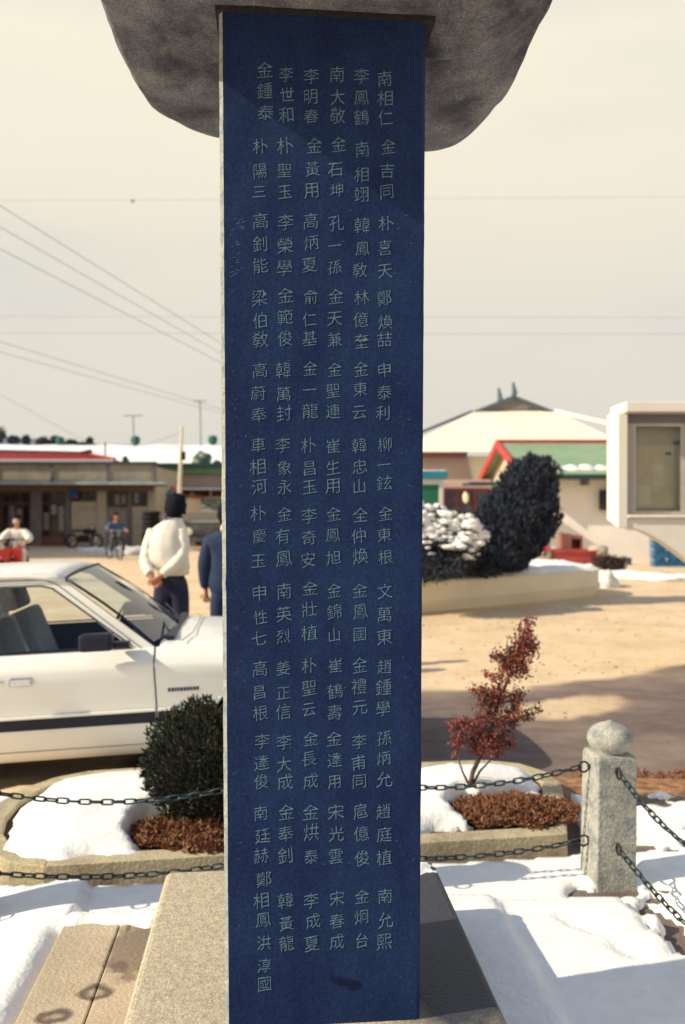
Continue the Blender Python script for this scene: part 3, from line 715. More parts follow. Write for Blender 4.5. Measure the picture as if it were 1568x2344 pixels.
for z, w, sg in ((0.50, 'upper', 0.062), (0.185, 'lower', 0.042)):
    chain(hook('A', 'l', z), hook('M', 'r', z), sg, f'{w} iron chain from the corner post back behind the dark slab')
    chain(hook('M', 'l', z), hook('L', 'r', z), sg, f'{w} iron chain in front of the round dark shrub')
    e_ = Vector((*POSTS['R'], z)) + Vector((-0.015, 0.12, 0))
    chain(hook('A', 'f', z), e_, 0.085 if z > 0.3 else 0.05, f'{w} iron chain running from the corner post towards the viewer')

# ------------------------------------------------------------------ plants in the bed
def bush():
    c = Vector((-0.66, 4.02, 0.36)); r = empty('round_shrub', (c.x, c.y, 0.08), 'round clipped dark green shrub in the bed by the car', 'shrub')
    R = Vector((0.29, 0.27, 0.29)); rnd = random.Random(3); pts = []; dirs = []
    for k in range(15000):
        d = Vector((rnd.gauss(0, 1), rnd.gauss(0, 1), rnd.gauss(0, 1))).normalized()
        q = (0.68 + 0.34 * rnd.random() ** 0.6) * (1 + 0.20 * fbm(d.x*2.2, d.y*2.2, d.z*2.2+5, 4))
        p = c + Vector((d.x*R.x, d.y*R.y, d.z*R.z)) * q
        if p.z < 0.10: continue
        pts.append(p - r.location); dirs.append((d + Vector((0, 0, 0.9)) + Vector((rnd.gauss(0, .5), rnd.gauss(0, .5), rnd.gauss(0, .5)))))
    MGr = mat('juniper_green', (0.022, 0.035, 0.026), 0.8, (0.055, 0.058, 0.035), 12, lo=0.35, hi=0.7)
    leaves('foliage', MGr, r, pts, 0.028, 3, dirs=dirs, aspect=0.35)['kind'] = 'stuff'
    br = [(p * 1.0, d) for p, d in zip(pts[::16], dirs[::16]) if p.z > 0.05]
    leaves('brown_tips', mat('brown_tip', (0.15, 0.085, 0.05), 0.9, (0.08, 0.05, 0.035), 20), r, [b[0] * 1.02 for b in br], 0.032, 4, dirs=[b[1] for b in br], aspect=0.3)['kind'] = 'stuff'
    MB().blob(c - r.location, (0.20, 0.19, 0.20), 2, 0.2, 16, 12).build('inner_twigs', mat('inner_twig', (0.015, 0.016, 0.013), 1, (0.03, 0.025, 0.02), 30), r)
    b = MB()
    for k in range(5):
        a = k*1.3; b.tube([(0, 0, -0.02), (0.05*math.cos(a), 0.05*math.sin(a), 0.12), (0.14*math.cos(a), 0.12*math.sin(a), 0.28)], [0.012, 0.009, 0.004], 6)
    b.build('stem', M_rust, r)
bush()
def litter(name, cx, cy, rx, ry, n, z, label, seed, size=0.035):
    r = empty(name, (cx, cy, z), None); rnd = random.Random(seed); pts = []; dirs = []
    for k in range(n):
        a = rnd.uniform(0, 2*math.pi); q = math.sqrt(rnd.random()) * (1 + 0.22 * fbm(math.cos(a)*2, math.sin(a)*2, seed))
        x, y = rx*q*math.cos(a), ry*q*math.sin(a)
        pts.append((x, y, 0.045 * max(0, 1 - q) + rnd.uniform(0, 0.03))); dirs.append(Vector((rnd.gauss(0, 1), rnd.gauss(0, 1), abs(rnd.gauss(0, 0.7)))))
    bpy.data.objects.remove(r)
    o = leaves(name, M_mulch, None, pts, size, seed, dirs=dirs, aspect=0.35); o.location = (cx, cy, z)
    tag(o, label, 'litter', kind='stuff')
litter('dead_grass', -0.60, 3.84, 0.36, 0.22, 6500, 0.09, 'heap of orange brown dead grass round the foot of the round shrub', 1)
litter('dead_leaves', 0.86, 4.10, 0.31, 0.20, 6000, 0.09, 'patch of brown fallen leaves under the red shrub', 2, 0.03)
def clods():
    rnd = random.Random(31); b = MB()
    for k in range(900):
        y = rnd.uniform(5.3, 15); x = rnd.uniform(-0.25*y, 0.45*y); r_ = rnd.uniform(0.005, 0.014) * (1 if rnd.random() < 0.9 else 1.8)
        if wet_f(x, y) > 0.25 or fbm(x*0.7, y*0.7, 8) < -0.1: continue
        b.blob((x, y, -0.1 + 0.008*fbm(x*1.3, y*1.3) + r_*0.2), (r_*1.2, r_, r_*0.6), k % 37, 0.5, 6, 4)
    tag(b.build('gravel', mat('gravel_tan', (0.42, 0.31, 0.20), 0.95, (0.24, 0.17, 0.12), 6), None), 'loose small stones and clods scattered on the dirt road', 'gravel', kind='stuff')
clods()
litter('dry_turf', 2.6, 4.95, 1.5, 0.30, 5000, -0.09, 'strip of dry brown turf between snow and road', 5, 0.04)
def red_shrub():
    base = Vector((0.655, 4.32, 0.10)); r = empty('red_leaf_shrub', base, 'slim straggly shrub with dull red leaves leaning beside the corner post', 'shrub')
    rnd = random.Random(11); b = MB()
    Wp = lambda px, py, dy=0.0: at(px, py, 4.32 + dy) - base
    main = [Wp(1075, 1812), Wp(1082, 1770), Wp(1100, 1730), Wp(1118, 1690), Wp(1130, 1640), Wp(1150, 1590), Wp(1172, 1530), Wp(1190, 1480), Wp(1205, 1425)]
    b.tube(main, [0.014, 0.013, 0.012, 0.011, 0.010, 0.009, 0.007, 0.005, 0.003], 7)
    sec = [[Wp(1078, 1805), Wp(1060, 1770), Wp(1052, 1745), Wp(1050, 1720)], [Wp(1080, 1800), Wp(1100, 1765), Wp(1125, 1735), Wp(1135, 1710)],
           [Wp(1100, 1735), Wp(1085, 1700), Wp(1062, 1680)], [Wp(1118, 1690), Wp(1160, 1660), Wp(1200, 1640), Wp(1232, 1632)], [Wp(1130, 1640), Wp(1110, 1600), Wp(1084, 1580)],
           [Wp(1140, 1610), Wp(1170, 1590), Wp(1192, 1588)], [Wp(1150, 1590), Wp(1140, 1565), Wp(1118, 1545)], [Wp(1172, 1530), Wp(1145, 1505), Wp(1132, 1498)],
           [Wp(1175, 1520), Wp(1160, 1480), Wp(1165, 1460)], [Wp(1190, 1480), Wp(1225, 1478), Wp(1238, 1470)], [Wp(1165, 1545), Wp(1195, 1530), Wp(1200, 1500)], [Wp(1110, 1700), Wp(1150, 1700), Wp(1170, 1700)]]
    for s_ in sec:
        k = len(s_); b.tube([p + Vector((0, rnd.uniform(-.06, .06)*i/k, 0)) for i, p in enumerate(s_)], [0.008 - 0.006*i/(k-1) for i in range(k)], 6)
    b.build('stems', mat('stem_bark', (0.14, 0.10, 0.08), 0.9, (0.07, 0.05, 0.045), 40), r, smooth=True)
    # leaf clumps: (px, py, radius px, leaves)
    cl = [(1210, 1425, 9, 60), (1205, 1445, 14, 120), (1195, 1465, 19, 170), (1212, 1470, 16, 130), (1185, 1490, 20, 170), (1205, 1490, 22, 220), (1170, 1500, 20, 170), (1190, 1512, 26, 260), (1222, 1480, 10, 50),
          (1160, 1515, 16, 120), (1140, 1500, 11, 60), (1132, 1505, 8, 40), (1175, 1535, 22, 200), (1195, 1535, 14, 90), (1158, 1530, 16, 120), (1118, 1545, 9, 40), (1130, 1552, 9, 35), (1145, 1555, 10, 45),
          (1085, 1580, 11, 60), (1105, 1583, 13, 80), (1125, 1588, 18, 150), (1145, 1590, 18, 150), (1185, 1590, 15, 120), (1110, 1610, 19, 150), (1135, 1612, 18, 150), (1180, 1608, 15, 100),
          (1165, 1635, 13, 80), (1185, 1633, 14, 90), (1210, 1638, 12, 80), (1230, 1625, 8, 35), (1120, 1640, 15, 100), (1145, 1650, 18, 140), (1100, 1640, 11, 60), (1175, 1655, 15, 90),
          (1040, 1662, 14, 80), (1060, 1655, 14, 90), (1080, 1660, 16, 120), (1050, 1690, 17, 110), (1075, 1695, 18, 150), (1100, 1680, 22, 200), (1125, 1685, 22, 200), (1150, 1690, 18, 140), (1115, 1710, 19, 150), (1090, 1715, 16, 110), (1140, 1715, 15, 90), (1045, 1715, 11, 50), (1170, 1705, 12, 60)]
    pts = []
    for px, py, rr, n in cl:
        c = Wp(px, py, rnd.uniform(-0.05, 0.05)); R = rr / 440
        for k in range(int(n * 1.15)):
            d = Vector((rnd.gauss(0, .5), rnd.gauss(0, .5), rnd.gauss(0, .5))); pts.append(c + d * R * 1.15)
    h = len(pts)
    rnd.shuffle(pts)
    leaves('red_leaves', mat('red_leaf', (0.20, 0.045, 0.032), 0.75, (0.36, 0.085, 0.045), 9), r, pts[:h//2], 0.019, 12, aspect=0.6)['kind'] = 'stuff'
    leaves('dull_leaves', mat('dull_leaf', (0.085, 0.035, 0.04), 0.8, (0.15, 0.06, 0.05), 9), r, pts[h//2:], 0.019, 13, aspect=0.6)['kind'] = 'stuff'
red_shrub()

# ------------------------------------------------------------------ parked car
def car():
    ang = math.atan2(0.11, 0.994)
    r = empty('parked_car', (-1.96, 4.75, -0.1), 'cream two-door hatchback with black side stripe parked beside the bed', 'car', rz=ang)
    r.rotation_euler.y = -0.040        # it stands nose-up on the rising verge
    WD = 1.55
    # side section rows: (v inset, z)
    rows = [(0.18, 0.19), (0.125, 0.215), (0.100, 0.27), (0.068, 0.40), (0.052, 0.475), (0.046, 0.515), (0.038, 0.56), (0.012, 0.68), (0.002, 0.735), (0.010, 0.765), (0.045, 0.812), (0.085, 0.845)]
    st = [-1.72, -1.66, -1.5, -1.25, -0.98, -0.6, 0.0, 0.4, 0.83, 1.0, 1.2, 1.45, 1.7, 1.95, 2.12, 2.2, 2.24]
    def inset(u):
        a = 0
        if u > 1.5: a += 0.14 * ((u-1.5)/0.74)**2
        if u < -1.2: a += 0.12 * ((-1.2-u)/0.52)**2
        return a
    def zs(u, z):
        if z > 0.6: z -= 0.11 * sm(0.9, 2.3, u) * (z-0.6)/0.245
        return z
    wheels = (1.52, -0.80)
    def cut(u, z):   # wheel arches lift the lower edge
        for wc in wheels:
            d = abs(u - wc)
            if d < 0.36:
                h = 0.30 + math.sqrt(max(0, 0.36**2 - d*d)) - 0.02
                if z < h: return min(h, 0.62)
        return z
    stf = sorted(set([round(-1.72 + i*0.06, 3) for i in range(67)] + st + [0.828, 0.838, -0.3]))
    stf = [u for u in stf if u <= 2.24]
    def side(far):
        b = MB(); k = len(rows)
        for u in stf:
            for (v, z) in rows:
                vv = v + inset(u); z2 = zs(u, z)
                z2 = max(z2, min(cut(u, z2), 0.63)) if z2 < 0.63 else z2
                b.v.append((u, WD - vv if far else vv, z2))
        for i in range(len(stf)-1):
            for j in range(k-1): b.f.append((i*k+j, (i+1)*k+j, (i+1)*k+j+1, i*k+j+1))
        return b
    body = side(False); fb = side(True); body.add(fb.v, fb.f)
    # bonnet, scuttle, nose and tail
    def cross(u, n=14, dz=0.03, zz=None):
        v0 = 0.085 + inset(u); z0 = zs(u, 0.845); return [(u, v0 + (WD-2*v0)*t/n, z0 + dz*math.sin(math.pi*t/n)**0.6) for t in range(n+1)]
    hs = [u for u in stf if u >= 0.87]
    vs = []; 
    for u in hs: vs += cross(u, dz=0.035)
    k = 15; body.add(vs, [(i*k+j, (i+1)*k+j, (i+1)*k+j+1, i*k+j+1) for i in range(len(hs)-1) for j in range(k-1)])
    a0 = inset(2.24); a1 = inset(-1.72)
    body.box(2.20, 2.245, a0 + 0.05, WD-a0-0.05, 0.25, 0.70)
    body.box(-1.76, -1.70, a1+0.02, WD-a1-0.02, 0.25, 0.86)
    ob = body.build('body', M_paint, r, smooth=True)
    # greenhouse sides: frame strips around window openings, lying on the leaning side plane
    def gp(u, z, far=False, off=0.0):
        v = 0.085 + 0.115 * (z - 0.845) / 0.44 + off
        return Vector((u, WD - v if far else v, z))
    outer = [(0.86, 0.845), (0.40, 1.265), (0.30, 1.300), (-0.95, 1.30), (-1.10, 1.27), (-1.55, 0.86)]
    winF = [(0.76, 0.86), (0.335, 1.185), (0.295, 1.215), (0.23, 1.232), (-0.27, 1.235), (-0.30, 1.22), (-0.31, 0.86)]
    winR = [(-0.40, 0.87), (-0.39, 1.23), (-0.90, 1.22), (-1.0, 1.18), (-1.28, 0.90)]
    for far in (False, True):
        b = MB()
        def strip(pa, pb, th=0.03):
            for i in range(len(pa)-1):
                a_, c_, d_, e_ = gp(*pa[i], far), gp(*pa[i+1], far), gp(*pb[i+1], far), gp(*pb[i], far)
                sgn = -1 if far else 1
                b.quad(a_, c_, d_, e_); 
                a2, c2, d2, e2 = [q + Vector((0, 0.03*sgn, 0)) for q in (a_, c_, d_, e_)]
                b.add([a_, c_, d_, e_, a2, c2, d2, e2], [(4, 5, 6, 7), (3, 2, 6, 7), (0, 1, 5, 4)])
        strip([(0.89, 0.845), (0.35, 1.265), (0.31, 1.29), (0.24, 1.31), (-0.27, 1.315), (-0.355, 1.315)], [(0.76, 0.845), (0.335, 1.185), (0.295, 1.215), (0.23, 1.232), (-0.27, 1.235), (-0.31, 1.235)])
        strip([(-0.31, 1.315), (-0.31, 0.845)], [(-0.40, 1.315), (-0.40, 0.845)])
        strip([(-0.36, 1.315), (-0.90, 1.31), (-1.05, 1.27), (-1.55, 0.86)], [(-0.39, 1.23), (-0.88, 1.225), (-0.98, 1.18), (-1.28, 0.845)])
        b.build('pillar_frame', M_paint, r)
        g1 = MB(); g1.add([gp(u, z, far, 0.012) for u, z in winF], [tuple(range(len(winF)))]); g1.build('door_window', G_car, r)
        g2 = MB(); g2.add([gp(u, z, far, 0.012) for u, z in winR], [tuple(range(len(winR)))]); g2.build('quarter_window', G_car, r)
        # dark rubber seal round the door glass
        s_ = MB(); s_.tube([gp(u, z, far, -0.003) for u, z in winF[:-1]] , 0.006, 5); s_.build('window_seal', mat('seal', (0.10, 0.12, 0.14), 0.7, (0.06, 0.07, 0.09), 20), r)
        d_ = MB(); d_.tube([gp(0.815, 0.845, far, -0.004), gp(0.325, 1.235, far, -0.004), gp(0.245, 1.268, far, -0.004), gp(-0.3, 1.272, far, -0.004)], 0.0035, 5)
        d_.build('drip_rail', mat('drip', (0.22, 0.21, 0.19), 0.5, (0.3, 0.3, 0.27), 9), r)
        # belt weather strip
        MB().tube([gp(0.75, 0.857, far, -0.006), gp(-1.3, 0.857, far, -0.006)], 0.006, 5).build('belt_moulding', M_black, r)
    # roof
    b = MB(); nu, nv = 14, 12
    for i in range(nu+1):
        u = 0.37 - (1.45) * i/nu
        for j in range(nv+1):
            t = j/nv; v = 0.175 + (WD-0.35)*t
            crown = 0.040 * math.sin(math.pi*t)**0.5
            zz = 1.30 + crown - 0.030*max(0, (u-0.05)/0.3)**2 - 0.03*max(0, (-0.8-u)/0.3)**2
            b.v.append((u, v, zz))
    k = nv+1
    b.f += [(i*k+j, i*k+j+1, (i+1)*k+j+1, (i+1)*k+j) for i in range(nu) for j in range(nv)]
    rf = b.build('roof', M_paint, r, smooth=True); so = rf.modifiers.new('s', 'SOLIDIFY'); so.thickness = 0.02
    # windscreen
    b = MB(); nv = 12; nu = 5
    for i in range(nu+1):
        t = i/nu
        for j in range(nv+1):
            q = j/nv; bow = math.sin(math.pi*q)
            lo = Vector((0.885 + 0.10*bow, 0.115 + (WD-0.23)*q, 0.862 + 0.022*bow)); hi = Vector((0.37 + 0.05*bow, 0.205 + (WD-0.41)*q, 1.268 + 0.035*bow**0.6))
            b.v.append(tuple(lo.lerp(hi, t) + Vector((0.012*math.sin(math.pi*t), 0, 0.012*math.sin(math.pi*t)))))
    k = nv+1; b.f += [(i*k+j, i*k+j+1, (i+1)*k+j+1, (i+1)*k+j) for i in range(nu) for j in range(nv)]
    ws = b.build('windscreen', G_screen, r, smooth=True)
    vv = [Vector(v) for v in b.v]
    ring = vv[:k] + [vv[i*k+nv] for i in range(1, nu+1)] + vv[nu*k:nu*k+nv][::-1] + [vv[i*k] for i in range(nu-1, -1, -1)]
    MB().tube(ring, 0.009, 6).build('windscreen_seal', M_black, r, smooth=True)
    # rear window (hatch glass)
    MB().quad((-1.10, 0.24, 1.285), (-1.10, WD-0.24, 1.285), (-1.62, WD-0.17, 0.87), (-1.62, 0.17, 0.87)).build('rear_window', G_car, r)
    # hatch frame
    b = MB(); b.box(-1.76, -1.55, 0.1, WD-0.1, 0.82, 0.87); b.tube([(-1.08, 0.2, 1.29), (-1.66, 0.14, 0.86)], 0.03, 6); b.tube([(-1.08, WD-0.2, 1.29), (-1.66, WD-0.14, 0.86)], 0.03, 6); b.build('tailgate', M_paint, r)
    # stripe, highlight ridge, sills, badge, handle
    for far in (False, True):
        sg = -1 if not far else 1
        for (z0, z1, mm, nm, o_) in ((0.405, 0.468, M_black, 'side_stripe', -0.050), (0.475, 0.492, M_paint, 'side_ridge', -0.034)):
            for (u0, u1) in ((-0.40, 0.886), (0.902, 1.15)):
                yv = (0.0 - o_) if not far else WD + o_ - 0.012
                q = MB(); q.box(u0, u1, yv, yv + 0.012, z0, z1); q.build(nm, mm, r, bevel=0.003 if nm == 'side_ridge' else 0)
        q = MB()
        for pa, pb in zip(rows[2:], rows[3:]):
            pass
        yv = -0.0015
        pth = [((0.894 + 0.03*(z < 0.5)*0, (v - 0.0008) if not far else WD - v + 0.0008, zs(0.83, z))) for v, z in rows[2:]]
        q.tube(pth, 0.0045, 5); q.build('door_gap', M_black, r)
        q = MB(); q.tube([(u, (0.099 if not far else WD-0.099), 0.27) for u in (-0.45, 0.3, 1.15)], 0.003, 4); q.build('sill_seam', mat('seam', (0.25, 0.22, 0.2), 0.8, (0.2, 0.2, 0.18), 5), r)
        hd = empty('x', (0, 0, 0)); bpy.data.objects.remove(hd)
        yv = 0.004 if not far else WD - 0.004
        hp = MB().box(0.075, 0.205, yv-0.022, yv+0.012, 0.675, 0.725); hp.build('door_handle', M_chrome, r, bevel=0.012, seg=3)
        MB().lathe([(0.0, 0), (0.013, 0), (0.013, 0.008), (0, 0.01)], 12).build('door_lock', M_chrome, r).matrix_local = Matrix.Translation((0.035, yv-0.006*(-1 if far else 1), 0.70)) @ Matrix.Rotation(math.radians(90 if not far else -90), 4, 'X')
        # mirror
        m_ = MB(); m_.box(0.49, 0.68, -0.115, -0.015, 0.865, 0.965) if not far else m_.box(0.49, 0.68, WD+0.015, WD+0.115, 0.86, 0.965)
        mi = m_.build('wing_mirror', M_black, r, bevel=0.022, seg=3)
        MB().box(0.66, 0.76, -0.03 if not far else WD-0.06, 0.06 if not far else WD+0.03, 0.865, 0.90).build('mirror_arm', M_black, r, bevel=0.01)
    # model lettering too soft to read: a low row of small dark raised marks
    bd = MB(); rb = random.Random(2); u = 0.965
    while u < 1.135:
        w = rb.uniform(0.012, 0.018); bd.box(u, u+w, -0.0045, 0.004, 0.588, 0.606); bd.box(u+w*0.3, u+w*0.7, -0.005, 0.004, 0.584, 0.611); u += w + 0.003
    for i_, v_ in enumerate(bd.v): bd.v[i_] = (v_[0], v_[1] + 0.031, v_[2])
    bd.build('fender_badge', mat('badge', (0.06, 0.07, 0.11), 0.5, (0.13, 0.14, 0.18), 80), r)
    # wipers
    for (a_, b_) in (((0.955, 0.32, 0.905), (0.80, 0.95, 0.985)), ((0.965, 0.95, 0.91), (0.83, 1.42, 0.955))):
        MB().tube([a_, b_], 0.007, 5).build('wiper', M_black, r)
    MB().box(0.945, 1.0, 0.2, WD-0.2, 0.865, 0.89).build('scuttle_grille', M_black, r, bevel=0.006)
    # bonnet seam
    MB().tube([(1.05, 0.12, 0.868), (1.10, 0.35, 0.882), (1.11, WD/2, 0.884), (1.10, WD-0.35, 0.882), (1.05, WD-0.12, 0.868)], 0.003, 5).build('bonnet_gap', mat('seam2', (0.2, 0.19, 0.17), 0.8), r)
    # lights, bumpers
    for v in (0.26, WD-0.26):
        MB().box(2.235, 2.265, v-0.13, v+0.13, 0.52, 0.66).build('headlight', mat('lamp_glass', (0.7, 0.7, 0.68), 0.1, metal=0.4), r, bevel=0.015)
        MB().box(-1.785, -1.755, v-0.14, v+0.14, 0.56, 0.70).build('tail_light', mat('tail_red', (0.45, 0.03, 0.02), 0.25), r, bevel=0.01)
    MB().box(2.24, 2.33, 0.06, WD-0.06, 0.36, 0.47).build('bumper', M_black, r, bevel=0.02); MB().box(-1.86, -1.76, 0.06, WD-0.06, 0.36, 0.47).build('bumper', M_black, r, bevel=0.02)
    MB().box(2.243, 2.26, 0.42, WD-0.42, 0.53, 0.65).build('grille', M_black, r)
    # underside and wheel wells
    MB().box(-1.65, 2.15, 0.22, WD-0.22, 0.17, 0.24).build('underbody', M_rubber, r)
    # cabin
    fl = MB(); fl.box(-1.4, 0.95, 0.17, WD-0.17, 0.24, 0.30); fl.box(-1.4, 0.85, 0.105, 0.125, 0.42, 0.845); fl.box(-1.4, 0.85, WD-0.125, WD-0.105, 0.42, 0.845)
    fl.box(0.93, 0.95, 0.09, WD-0.09, 0.3, 0.80)
    fl.build('cabin_lining', M_interior, r)
    ds = MB(); ds.box(0.58, 0.93, 0.10, WD-0.10, 0.58, 0.80); ds.build('dashboard', M_interior, r, bevel=0.04, seg=3)
    sw = MB(); c = Vector((0.50, 1.15, 0.83)); ring = [c + Vector((0.35*math.cos(a)*0.18*2.2*0.5, 0.18*math.sin(a), 0.18*math.cos(a)*0.9)) for a in [2*math.pi*i/20 for i in range(21)]]
    sw.tube(ring, 0.011, 6); sw.tube([c, (0.7, 1.15, 0.72)], 0.018, 6); sw.build('steering_wheel', M_black, r, smooth=True)
    for v in (0.40, 1.12):
        s_ = MB()
        def seatback(u0, z0, u1, z1, w, t):
            M = Matrix.Translation((u0, v, z0)) @ Matrix.Rotation(-math.atan2(u0-u1, z1-z0), 4, 'Y')
            L = math.hypot(u1-u0, z1-z0); s_.box(-t/2, t/2, -w/2, w/2, 0, L, M)
        s_.box(-0.03, 0.42, v-0.23, v+0.23, 0.42, 0.56); seatback(0.05, 0.50, -0.13, 1.00, 0.46, 0.14)
        s_.build('seat', M_seat, r, bevel=0.04, seg=3)
        h_ = MB(); M = Matrix.Translation((-0.145, v, 1.01)) @ Matrix.Rotation(-0.3, 4, 'Y'); h_.box(-0.055, 0.055, -0.14, 0.14, 0, 0.17, M); h_.build('headrest', M_seat, r, bevel=0.035, seg=3)
        cv = MB(); M = Matrix.Translation((0.05-0.085, v, 0.56)) @ Matrix.Rotation(-0.345, 4, 'Y'); cv.box(-0.03, 0.065, -0.238, 0.238, 0.0, 0.44, M)
        M = Matrix.Translation((-0.20, v, 1.0)) @ Matrix.Rotation(-0.3, 4, 'Y'); cv.box(-0.03, 0.085, -0.15, 0.15, 0.0, 0.19, M); cv.build('seat_cover', M_cover, r, bevel=0.018)
    MB().box(-1.05, -0.62, 0.15, WD-0.15, 0.42, 0.58).build('rear_bench', M_seat, r, bevel=0.05)
    # wheels
    tire = MB(); tire.lathe([(0.17, -0.075), (0.25, -0.082), (0.285, -0.06), (0.292, 0), (0.285, 0.06), (0.25, 0.082), (0.17, 0.075)], 36)
    hub = MB(); hub.lathe([(0.01, -0.06), (0.06, -0.062), (0.10, -0.045), (0.165, -0.07), (0.175, -0.06), (0.175, 0.05)], 28)
    for wc in wheels:
        for v in (0.16, WD-0.16):
            w = tire.build('wheel', M_rubber, r, smooth=True); w.location = (wc, v, 0.292); w.rotation_euler = (math.radians(90), 0, 0)
            if v < 1: w.rotation_euler = (math.radians(-90), 0, 0)
            h = hub.build('rim', M_chrome, w, smooth=True)
    for wc in wheels:
        for far in (False, True):
            a_ = MB(); pth = []
            for i in range(13):
                t = math.pi*i/12; u = wc + 0.355*math.cos(t); z = 0.29 + 0.345*math.sin(t); pth.append((u, 0.05 if not far else WD-0.05, min(z, 0.635)))
            a_.tube(pth, 0.012, 5); a_.build('wheel_arch', M_paint, r, smooth=True)
car()

# ------------------------------------------------------------------ people
def skin(name, pts, edges, m, parent, sub=2, root=0):
    """one continuous surface grown round connected joints; pts: (x, y, z, rx[, ry])"""
    me = bpy.data.meshes.new(name); me.from_pydata([p[:3] for p in pts], edges, [])
    o = bpy.data.objects.new(name, me); COL.objects.link(o)
    sk = o.modifiers.new('k', 'SKIN'); sk.use_smooth_shade = True; sk.branch_smoothing = 0.4
    ly = me.skin_vertices[0].data if me.skin_vertices else None
    if ly is None:
        bpy.context.view_layer.objects.active = o; bpy.ops.mesh.customdata_skin_add(); ly = me.skin_vertices[0].data
    for i, p in enumerate(pts):
        ly[i].radius = (p[3], p[4] if len(p) > 4 else p[3]); ly[i].use_root = (i == root)
    ss = o.modifiers.new('s', 'SUBSURF'); ss.levels = sub; ss.render_levels = sub
    bpy.context.view_layer.update(); dg = bpy.context.evaluated_depsgraph_get()
    m2 = bpy.data.meshes.new_from_object(o.evaluated_get(dg)); m2.name = name
    bpy.data.objects.remove(o); m2.materials.clear(); m2.materials.append(m)
    m2.polygons.foreach_set('use_smooth', [True]*len(m2.polygons)); m2.update()
    o2 = bpy.data.objects.new(name, m2); COL.objects.link(o2); o2.parent = parent
    return o2
M_skin = mat('skin', (0.50, 0.23, 0.15), 0.6, (0.44, 0.19, 0.13), 12)
M_hair = mat('black_hair', (0.006, 0.006, 0.016), 0.8, (0.012, 0.012, 0.022), 60, spec=0.1, bump=0.6, bscale=120)
M_shoe = mat('shoe', (0.02, 0.02, 0.025), 0.5, (0.03, 0.03, 0.03), 10)
def chainpts(lst): return [(i, i+1) for i in range(len(lst)-1)]
def fingers(w, h, spread, pts, ed, i_palm, scale=1.0):
    """five unequal curled fingers from the palm; w wrist->hand direction, spread side axis, h palm normal (curl towards it)"""
    w, spread, h = Vector(w).normalized(), Vector(spread).normalized(), Vector(h).normalized(); P = Vector(pts[i_palm][:3])
    for k, (off, L) in enumerate(((-0.030, 0.060), (-0.010, 0.072), (0.010, 0.068), (0.029, 0.054))):
        a = P + spread*off + w*0.03; b = a + w*L*0.45 + h*0.012; c = b + w*L*0.22 + h*L*0.38; d = c + h*L*0.35 - w*0.006
        n = len(pts); pts += [(*a, 0.0095), (*b, 0.009), (*c, 0.0085), (*d, 0.007)]; ed += [(i_palm, n), (n, n+1), (n+1, n+2), (n+2, n+3)]
    a = P - spread*0.036 - w*0.01; b = a - spread*0.022 + w*0.022 + h*0.012; c = b + w*0.026 + h*0.016
    n = len(pts); pts += [(*a, 0.011), (*b, 0.0105), (*c, 0.0085)]; ed += [(i_palm, n), (n, n+1), (n+1, n+2)]
def head(parent, c, face_dir, hat=None, hair=True, tilt=(0, 0, 0), R=0.098):
    """hair shell plus nose/ear geometry is on the body; this adds the hair"""
    c = Vector(c); f = Vector(face_dir).normalized(); s_ = f.cross(Vector((0, 0, 1))).normalized()
    b = MB(); n, m = 26, 18; base = len(b.v)
    for i in range(m+1):
        ph = math.pi*i/m
        for j in range(n):
            t = 2*math.pi*j/n; d = Vector((math.sin(ph)*math.cos(t), math.sin(ph)*math.sin(t), math.cos(ph)))
            fr = d.dot(f); q = 1.10 + 0.10*mnoise.noise(d*7) + 0.04*mnoise.noise(d*17)
            if fr > 0.25 and d.z < 0.52: q = 0.80          # open face
            if d.z < -0.55 and fr > -0.15: q = 0.80
            q *= 1 + 0.05*mnoise.noise(d*4 + Vector((5, 1, 2)))
            b.v.append(tuple(c + Vector((d.x*R*0.92, d.y*R*0.92, d.z*R*1.16)) * q))
    for i in range(m):
        for j in range(n): j2 = (j+1) % n; b.f.append((i*n+j, (i+1)*n+j, (i+1)*n+j2, i*n+j2))
    return b.build('hair', M_hair, parent, smooth=True)
